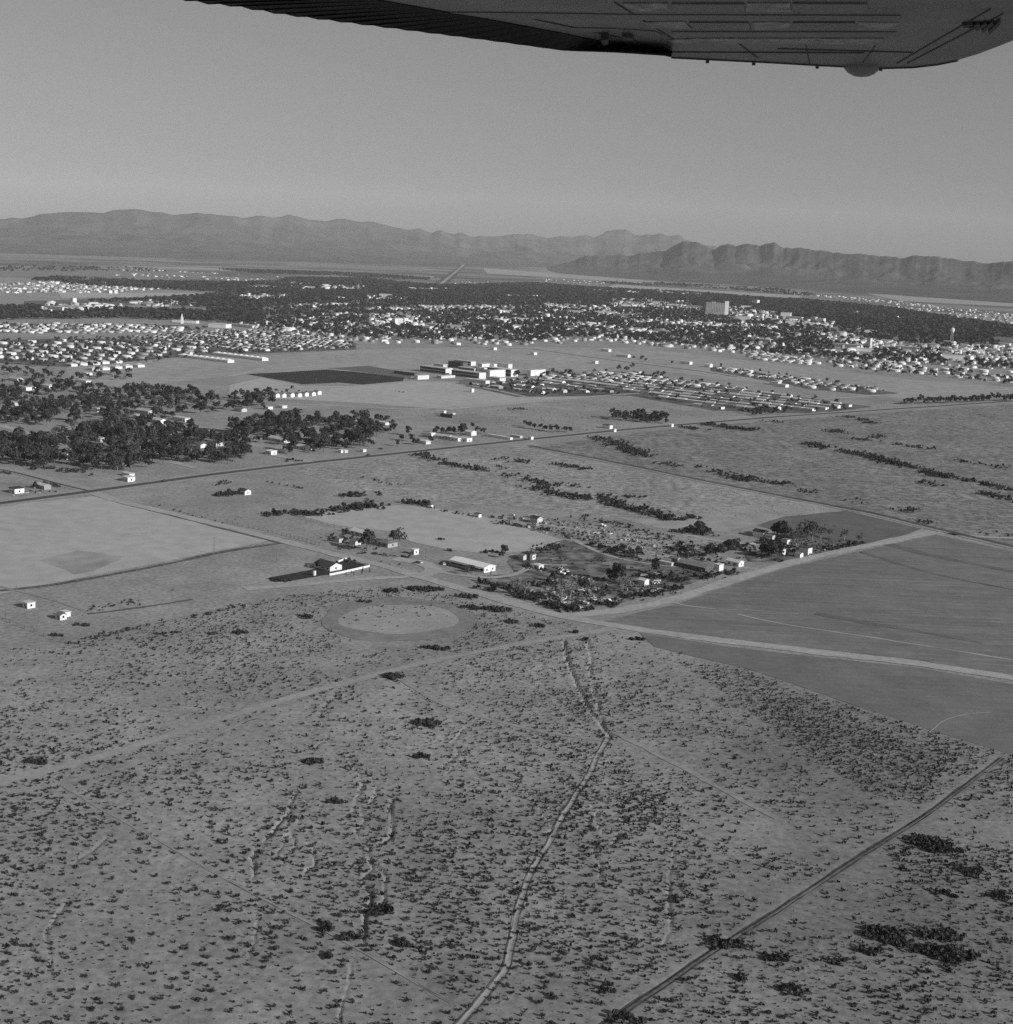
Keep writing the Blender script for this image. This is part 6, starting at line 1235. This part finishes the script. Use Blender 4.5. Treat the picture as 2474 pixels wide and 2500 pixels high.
BL += [yardfill([(1378, 1322), (1480, 1346), (1570, 1362), (1640, 1378), (1560, 1394), (1480, 1396), (1400, 1370), (1340, 1343)], 4.2, 0.45, 67, 0.9, 0.45), yardfill([(1240, 1442), (1300, 1425), (1400, 1405), (1490, 1412), (1560, 1420), (1650, 1432), (1560, 1456), (1480, 1480), (1420, 1494), (1370, 1490), (1300, 1468)], 3.0, 0.75, 61, 1.3), yardfill([(1190, 1264), (1300, 1264), (1420, 1276), (1560, 1300), (1640, 1312), (1720, 1330), (1740, 1360), (1640, 1370), (1540, 1350), (1420, 1318), (1300, 1292)], 4.0, 0.6, 62, 1.1), yardfill([(1850, 1312), (1960, 1318), (2060, 1338), (1980, 1360), (1880, 1370), (1830, 1362)], 3.4, 0.8, 63, 1.4), yardfill([(1540, 1396), (1690, 1390), (1740, 1406), (1660, 1428), (1560, 1412)], 3.6, 0.7, 64, 1.3), yardfill([(1250, 1350), (1330, 1345), (1400, 1375), (1440, 1400), (1380, 1400), (1280, 1385)], 4, 0.5, 65, 1.1), yardfill([(800, 1300), (900, 1296), (930, 1340), (900, 1352), (830, 1338)], 4, 0.5, 66, 1.2)]
B = np.concatenate(BL); k = clear_of_roads(B[:, 0], B[:, 1], -1.5) & clear_of_houses(B[:, 0], B[:, 1], -3.0); B = B[k]; g = np.random.default_rng(35)
px_, py_ = pix(B[:, 0], B[:, 1]); B = B[(px_ > -40) & (px_ < 2520)]
bz = height(B[:, 0], B[:, 1]); BUSH_T = [np.asarray(q) for q in SHRUB]
app = B[:, 2] / np.hypot(B[:, 0], B[:, 1]); order = np.argsort(-app)
BUSH_M = [cloud_mesh('bush', leafcloud(60, [(0.3 * math.cos(i), 0.3 * math.sin(i), 0.6), (-0.3, 0.1, 0.5), (0.1, -0.35, 0.45), (0.2, 0.3, 0.75)], [0.5, 0.45, 0.45, 0.35], 0.2, 0.95, 640 + i, 0.2), M['bush']) for i in range(6)]
for i in order[:260]:
    tag(ob('bush', BUSH_M[int(g.integers(6))], None, (B[i, 0], B[i, 1], bz[i] - 0.1), g.random() * 6.28, (B[i, 2], B[i, 2], B[i, 2] * (0.9 + 0.5 * g.random()))), 'dark leafy bush growing around the yards, hedges and field edges', 'bush', 'bushes of the yards and field edges')
i = order[260:]
tag(ob('field_undergrowth', merge_clouds('field_undergrowth', BUSH_T, B[i, 0], B[i, 1], bz[i] - 0.1, B[i, 2] * 1.1, B[i, 2] * (1.0 + 0.6 * g.random(len(i))), g.random(len(i)) * 6.28, g.integers(0, 8, len(i)), M['bush'])), kind='stuff')
# low tufts mottling the scrub fields
def tufts(poly, sp, keep, seed, R, thr):
    P = gp(poly); gg = np.random.default_rng(seed); xx_, yy_ = lattice(P, sp, sp, gg, sp * 0.35); kk = (gg.random(len(xx_)) < keep) & (fbm(xx_ / 45, yy_ / 45, 3, seed) > thr); xx_, yy_ = xx_[kk], yy_[kk]
    kk = clear_of_roads(xx_, yy_, 0); return np.column_stack([xx_[kk], yy_[kk], R * (0.5 + gg.random(kk.sum()))])
T = np.concatenate([tufts([(700, 1150), (1000, 1114), (1270, 1088), (1566, 1152), (1900, 1220), (2080, 1252), (1700, 1275), (1300, 1245), (1000, 1220)], 3.6, 0.6, 1, 0.55, 0.30), tufts([(1310, 1092), (1640, 1048), (1900, 1028), (2200, 1006), (2560, 982), (2560, 1352), (2286, 1291), (1900, 1210), (1566, 1143)], 4.4, 0.6, 2, 0.62, 0.30), tufts([(1290, 1270), (1500, 1268), (1700, 1300), (1760, 1360), (1560, 1350), (1400, 1316)], 3.4, 0.7, 3, 0.6, 0.35), tufts([(900, 1000), (1400, 975), (1700, 1000), (1800, 1020), (1500, 1046), (1000, 1085)], 8, 0.45, 4, 0.9, 0.45), tufts([(250, 1218), (620, 1165), (860, 1190), (640, 1250), (560, 1280), (400, 1245)], 8, 0.3, 5, 0.6, 0.5), tufts([(0, 1490), (350, 1440), (600, 1420), (640, 1430), (330, 1535), (160, 1570)], 4.5, 0.3, 6, 0.45, 0.5)])
g = np.random.default_rng(36)
tag(ob('scrub_grass', merge_clouds('scrub_grass', [q[:7] for q in SHRUB], T[:, 0], T[:, 1], height(T[:, 0], T[:, 1]) - 0.05, T[:, 2] * 1.5, T[:, 2] * 0.8, g.random(len(T)) * 6.28, g.integers(0, 8, len(T)), M['bush'])), kind='stuff')
print('bushes', len(B), 'tufts', len(T))

# ---------------------------------------------------------------- fences and poles
def fence(pts, sp, h, label, r=0.12):
    P = gp(pts); root = ob('fence', None, None, (P[0][0], P[0][1], 0)); tag(root, label, 'fence'); me_ = MB().box(-r, r, -r, r, -0.5, h).mesh('post', M['wood'])
    rail = None
    for a, b_ in zip(P[:-1], P[1:]):
        d = b_ - a; L = float(np.hypot(*d)); n_ = max(1, int(L / sp))
        for i in range(n_):
            q = a + d * i / n_; ob('post', me_, root, (q[0] - P[0][0], q[1] - P[0][1], hz(*q) + 0.2), 0, (1, 1, 0.85 + 0.3 * random.random()))
        for zz_ in (0.5, 0.95):
            ob('wire', MB().box(0, L, -0.02, 0.02, 0, 0.035).mesh('wire', M['wood']), root, (a[0] - P[0][0], a[1] - P[0][1], zz_ * h + 0.2), math.atan2(d[1], d[0]))
fence([(555, 1277), (620, 1291), (700, 1309), (790, 1335)], 4.6, 2.0, 'dark post fence along the far side of the dirt road', 0.2)
fence([(730, 1262), (760, 1272), (800, 1283), (850, 1292)], 6, 2.0, 'post fence at the left corner of the bare field', 0.18)
fence([(-20, 1446), (100, 1437), (230, 1413), (400, 1382), (520, 1354), (670, 1330)], 9, 2.0, 'long wire fence along the ditch in the left field', 0.2)
fence([(-10, 1507), (60, 1535), (130, 1562), (170, 1577)], 7, 1.5, 'wire fence closing the left field at the bottom', 0.15)
fence([(170, 1577), (330, 1540), (480, 1503), (640, 1468)], 8, 1.4, 'wire fence along the scrub edge of the left field', 0.13)
fence([(1649, 1366), (1665, 1368), (1680, 1371), (1692, 1373)], 6, 3.2, 'tall post fence beside the yard garden', 0.2)
fence([(1600, 1220), (1000, 1100)], 40, 1.6, 'sparse fence across the scrub field', 0.18) if False else None
def pole(px, py, h, label, group='power poles', arm=True):
    p = G(px, py); parts = [('shaft', MB().tube((0, 0, -0.5), (0, 0, h), 0.2, 0.13, 6).mesh('shaft', M['wood']))]
    if arm: parts.append(('crossarm', MB().box(-1.3, 1.3, -0.08, 0.08, h - 0.9, h - 0.7).mesh('crossarm', M['wood'])))
    thing('power_pole', label, 'pole', (p[0], p[1], hz(*p)), parts, group, math.radians(20))
PP = [(523, 1353, 11.5, 'wooden pole beside the ditch in the left field'), (675, 1373, 9, 'thin pole left of the white gabled house lawn'), (14, 1512, 11, 'wooden pole near the small white house at far left'), (1418, 1268, 12, 'wooden pole behind the north junk row'), (1440, 1456, 14, 'tall thin pole among the junk cars'), (1040, 1368, 8, 'pole by the bright white square shed'),
      (413, 1170, 9, 'pole on the far verge of the paved road by the corner field'), (363, 1181, 8, 'pole on the near verge below the corner field'), (688, 1139, 9, 'pole on the far verge between the groves'), (688 + 128, 1124, 9, 'pole near the parked car on the paved road'), (1260, 1070, 9, 'pole at the end of the thin white shed'), (1302, 1072, 9, 'pole beside the white roadside kiosk'), (1233, 1518, 9, 'pole by the black low thicket at the fork'),
      (1268, 1100 - 40, 9, 'pole above the thin white shed'), (1090, 898, 12, 'left pole over the school roofs'), (1139, 896, 14, 'dark pole behind the school blocks'), (1200, 890, 14, 'tall pole behind the school stair block'), (1211, 890, 13, 'second tall pole behind the school stair block'), (1264, 900, 14, 'pole right of the tall school block'), (1282, 905, 13, 'pole above the white school wing'), (1333, 908, 12, 'pole right of the white school wing'), (1347, 910, 12, 'last pole right of the school'), (772, 945, 12, 'pole at the lower edge of the sports turf'), (820, 880, 14, 'pole on the field above the sports turf')]
for a in PP: pole(*a)

# ---------------------------------------------------------------- cars and yard junk
def car_parts(paint):
    L, W = 4.6, 1.8; bd = MB(); prof = [(-2.3, 0.35), (2.3, 0.35), (2.3, 0.75), (2.1, 0.88), (0.9, 0.95), (-1.6, 0.95), (-2.2, 0.9), (-2.3, 0.7)]
    n_ = len(prof); bd.add([(x_, -W / 2, z_) for x_, z_ in prof] + [(x_, W / 2, z_) for x_, z_ in prof], [tuple(range(n_)), tuple(range(2 * n_ - 1, n_ - 1, -1))] + [(i, n_ + i, n_ + (i + 1) % n_, (i + 1) % n_) for i in range(n_)])
    def cab(z0, z1, x0, x1, dx, ins): return MB().add([(x0, -W / 2 + ins, z0), (x1, -W / 2 + ins, z0), (x1, W / 2 - ins, z0), (x0, W / 2 - ins, z0), (x0 + dx, -W / 2 + ins + 0.12, z1), (x1 - dx, -W / 2 + ins + 0.12, z1), (x1 - dx, W / 2 - ins - 0.12, z1), (x0 + dx, W / 2 - ins - 0.12, z1)], [(0, 1, 5, 4), (1, 2, 6, 5), (2, 3, 7, 6), (3, 0, 4, 7), (4, 5, 6, 7)])
    parts = [('body', bd.mesh('body', M[paint])), ('window', cab(0.95, 1.4, -1.5, 0.85, 0.42, 0.06).mesh('window', M['glass'])), ('roof', MB().box(-1.08, 0.43, -0.70, 0.70, 1.4, 1.48).mesh('roof', M[paint]))]
    wm = MB().tube((0, -0.1, 0), (0, 0.1, 0), 0.34, 0.34, 8)
    for x_ in (-1.4, 1.4):
        for y_ in (-0.85, 0.85):
            w2 = MB(); w2.v = [(a + x_, b_ + y_, c + 0.34) for a, b_, c in wm.v]; w2.f = wm.f; parts.append(('wheel', w2.mesh('wheel', M['rubber'])))
    return parts
def truck_parts(paint):
    p = [('cab', MB().add([(0.2, -0.95, 0.6), (2.4, -0.95, 0.6), (2.4, 0.95, 0.6), (0.2, 0.95, 0.6), (0.3, -0.85, 2.1), (1.5, -0.85, 2.1), (1.5, 0.85, 2.1), (0.3, 0.85, 2.1), (2.4, -0.95, 1.2), (2.4, 0.95, 1.2)], [(0, 1, 8, 5, 4), (1, 2, 9, 8), (2, 3, 7, 6, 9), (3, 0, 4, 7), (4, 5, 6, 7), (5, 8, 9, 6)]).mesh('cab', M[paint])), ('bed', MB().box(-2.8, 0.1, -1, 1, 0.7, 1.5).mesh('bed', M[paint])), ('window', MB().box(0.5, 1.3, -0.96, 0.96, 1.4, 1.9).mesh('window', M['glass']))]
    for x_ in (-1.9, 1.6):
        for y_ in (-0.95, 0.95): p.append(('wheel', MB().tube((x_, y_ - 0.12, 0.4), (x_, y_ + 0.12, 0.4), 0.4, 0.4, 8).mesh('wheel', M['rubber'])))
    return p
CP = {k: car_parts(k) for k in ('paint_white', 'paint_mid', 'paint_dark')}; TP = {k: truck_parts(k) for k in ('paint_white', 'paint_mid')}
WORD = {'paint_white': 'white', 'paint_mid': 'faded', 'paint_dark': 'dark'}
CARS = [(1372, 1393, 'w', 'white junk car by the yard track, left of two'), (1385, 1396, 'w', 'white junk car by the yard track, right of two'), (1371, 1403, 'w', 'white junk car in front of the two by the yard track'), (1240, 1431, 'm', 'pale junk car at the driveway hedge'), (1350, 1420, 'm', 'faded junk car behind the forked leafless trees'), (1314, 1445, 'm', 'faded junk car below the spreading leafless tree'),
        (1375, 1466, 'w', 'white junk car at the foot of the forked leafless tree'), (1417, 1444, 'm', 'faded junk car upright in the heap right of the forked trees'), (1432, 1444, 'w', 'white junk car heaped right of the forked trees'), (1443, 1428, 'm', 'faded junk car behind the tall thin pole'), (1445, 1466, 'w', 'white junk car in the front heap, left'), (1453, 1465, 'w', 'white junk car in the front heap, right'), (1427, 1476, 'm', 'faded junk car below the front heap'),
        (1410, 1485, 'w', 'white junk car at the yard corner, left of two'), (1416, 1487, 'w', 'white junk car at the yard corner, right of two'), (1402, 1455, 'm', 'faded junk car beside the right forked tree'), (1468, 1470, 'm', 'pale junk car on the right of the front heap'), (1483, 1470, 'w', 'white junk car at the right end of the front row'), (1370, 1494, 'm', 'faded junk car in the front hedge of the yard'), (1448, 1436, 'd', 'dark junk car in the middle of the yard'),
        (1291, 1288, 'w', 'white junk car in the north row'), (1250, 1259, 'w', 'white junk car at the top of the north row'), (1472, 1286, 'w', 'white junk car at the right of the north row'), (1390, 1315, 'm', 'pale junk car at the garden corner'), (1409, 1315, 'm', 'faded junk car next to the garden corner car'), (1490, 1305, 'w', 'pale junk car on the north yard track'), (1360, 1328, 'm', 'faded junk car on the bare field edge'), (1270, 1286, 'd', 'dark junk car in the north row'), (1228, 1262, 'd', 'dark junk car left in the north row'),
        (1837, 1330, 'w', 'white car parked on the yard track below the trees'), (1870, 1318, 'm', 'pale car by the bright gable'), (1085, 1379, 'w', 'white car parked left of the long white-roofed building'), (1020, 1376, 'd', 'dark car by the white square shed drive'), (900, 1113, 'd', 'dark car driving on the paved road near the middle grove'), (930, 1097, 'd', 'dark car parked off the paved road'), (402, 1176, 'd', 'dark car on the paved road near the corner field'), (1024, 1375, 'w', 'white tank car at the drive of the square shed'),
        (1570, 1408, 'm', 'pale junk car under the black garden hedge'), (1602, 1404, 'w', 'white junk car in the dark garden'), (1618, 1398, 'm', 'pale junk car at the garden side'), (1605, 1420, 'w', 'small white junk car below the garden'), (1545, 1432, 'm', 'pale junk car by the little white house'), (1595, 1448, 'm', 'faded junk car at the front hedge right of the yard'), (1612, 1440, 'm', 'faded junk car near the ploughed field road')]
for i, (x_, y_, c, lab) in enumerate(CARS):
    pk = {'w': 'paint_white', 'm': 'paint_mid', 'd': 'paint_dark'}[c]; p = G(x_, y_); onroad = 'driving' in lab or 'on the paved road near' in lab
    parts = TP[pk] if (pk in TP and i % 5 == 2) else CP[pk]
    thing('car' if parts is CP[pk] else 'pickup_truck', lab if parts is CP[pk] else lab.replace('car', 'pickup'), 'car' if parts is CP[pk] else 'truck', (p[0], p[1], max(0.2, hz(*p)) + (0.3 if onroad else 0.0)), parts, None, math.radians(48) if onroad else random.random() * 6.28)
SCR = []
for i in range(5):
    gg = np.random.default_rng(800 + i); mb = MB()
    for _ in range(9):
        a, b_, s_, t_, h_ = gg.normal() * 1.5, gg.normal() * 1.2, 0.3 + gg.random() * 0.8, 0.2 + gg.random() * 0.6, 0.3 + gg.random() * 0.9
        mb.box(a - s_, a + s_, b_ - t_, b_ + t_, -0.3, h_)
    SCR.append(mb.mesh('scrap_pile', M['scrap']))
gg = np.random.default_rng(900); k = 0
for poly, n_ in (([(1180, 1268), (1260, 1262), (1340, 1272), (1480, 1290), (1600, 1310), (1640, 1340), (1560, 1345), (1420, 1320), (1300, 1296), (1200, 1280)], 70), ([(1300, 1425), (1400, 1405), (1490, 1425), (1560, 1430), (1600, 1420), (1650, 1435), (1500, 1478), (1420, 1492), (1330, 1478), (1290, 1450)], 60), ([(1250, 1375), (1380, 1385), (1420, 1400), (1300, 1400)], 12), ([(1860, 1312), (1960, 1330), (2030, 1335), (1980, 1360), (1880, 1350)], 16), ([(20, 1190), (140, 1190), (110, 1206), (10, 1212)], 8), ([(820, 1300), (880, 1310), (930, 1340), (850, 1335)], 8)):
    P = gp(poly); c = 0
    while c < n_:
        q = P.min(0) + gg.random(2) * (P.max(0) - P.min(0))
        if inpoly(np.array([q[0]]), np.array([q[1]]), P)[0]:
            s_ = 0.45 + 0.55 * gg.random(); tag(ob('scrap_pile', SCR[k % 5], None, (q[0], q[1], 0.2), gg.random() * 6.28, (s_, s_, s_)), 'small jumbled heap of scrap lying in the yard', 'scrap pile', 'scrap heaps in the yards'); c += 1; k += 1

# ---------------------------------------------------------------- haze: the dusty valley air
hb = MB().box(-42000, 42000, -3000, 42000, -3, 1600)
hmat = bpy.data.materials.new('haze'); hmat.use_nodes = True; hn = hmat.node_tree; hn.nodes.clear()
pv = hn.nodes.new('ShaderNodeVolumePrincipled'); pv.inputs['Color'].default_value = (1, 1, 1, 1); pv.inputs['Density'].default_value = 2.0e-5; pv.inputs['Anisotropy'].default_value = -0.15
mo = hn.nodes.new('ShaderNodeOutputMaterial'); hn.links.new(pv.outputs[0], mo.inputs['Volume'])
hz_ob = ob('haze', hb.mesh('haze', hmat)); tag(hz_ob, kind='stuff')
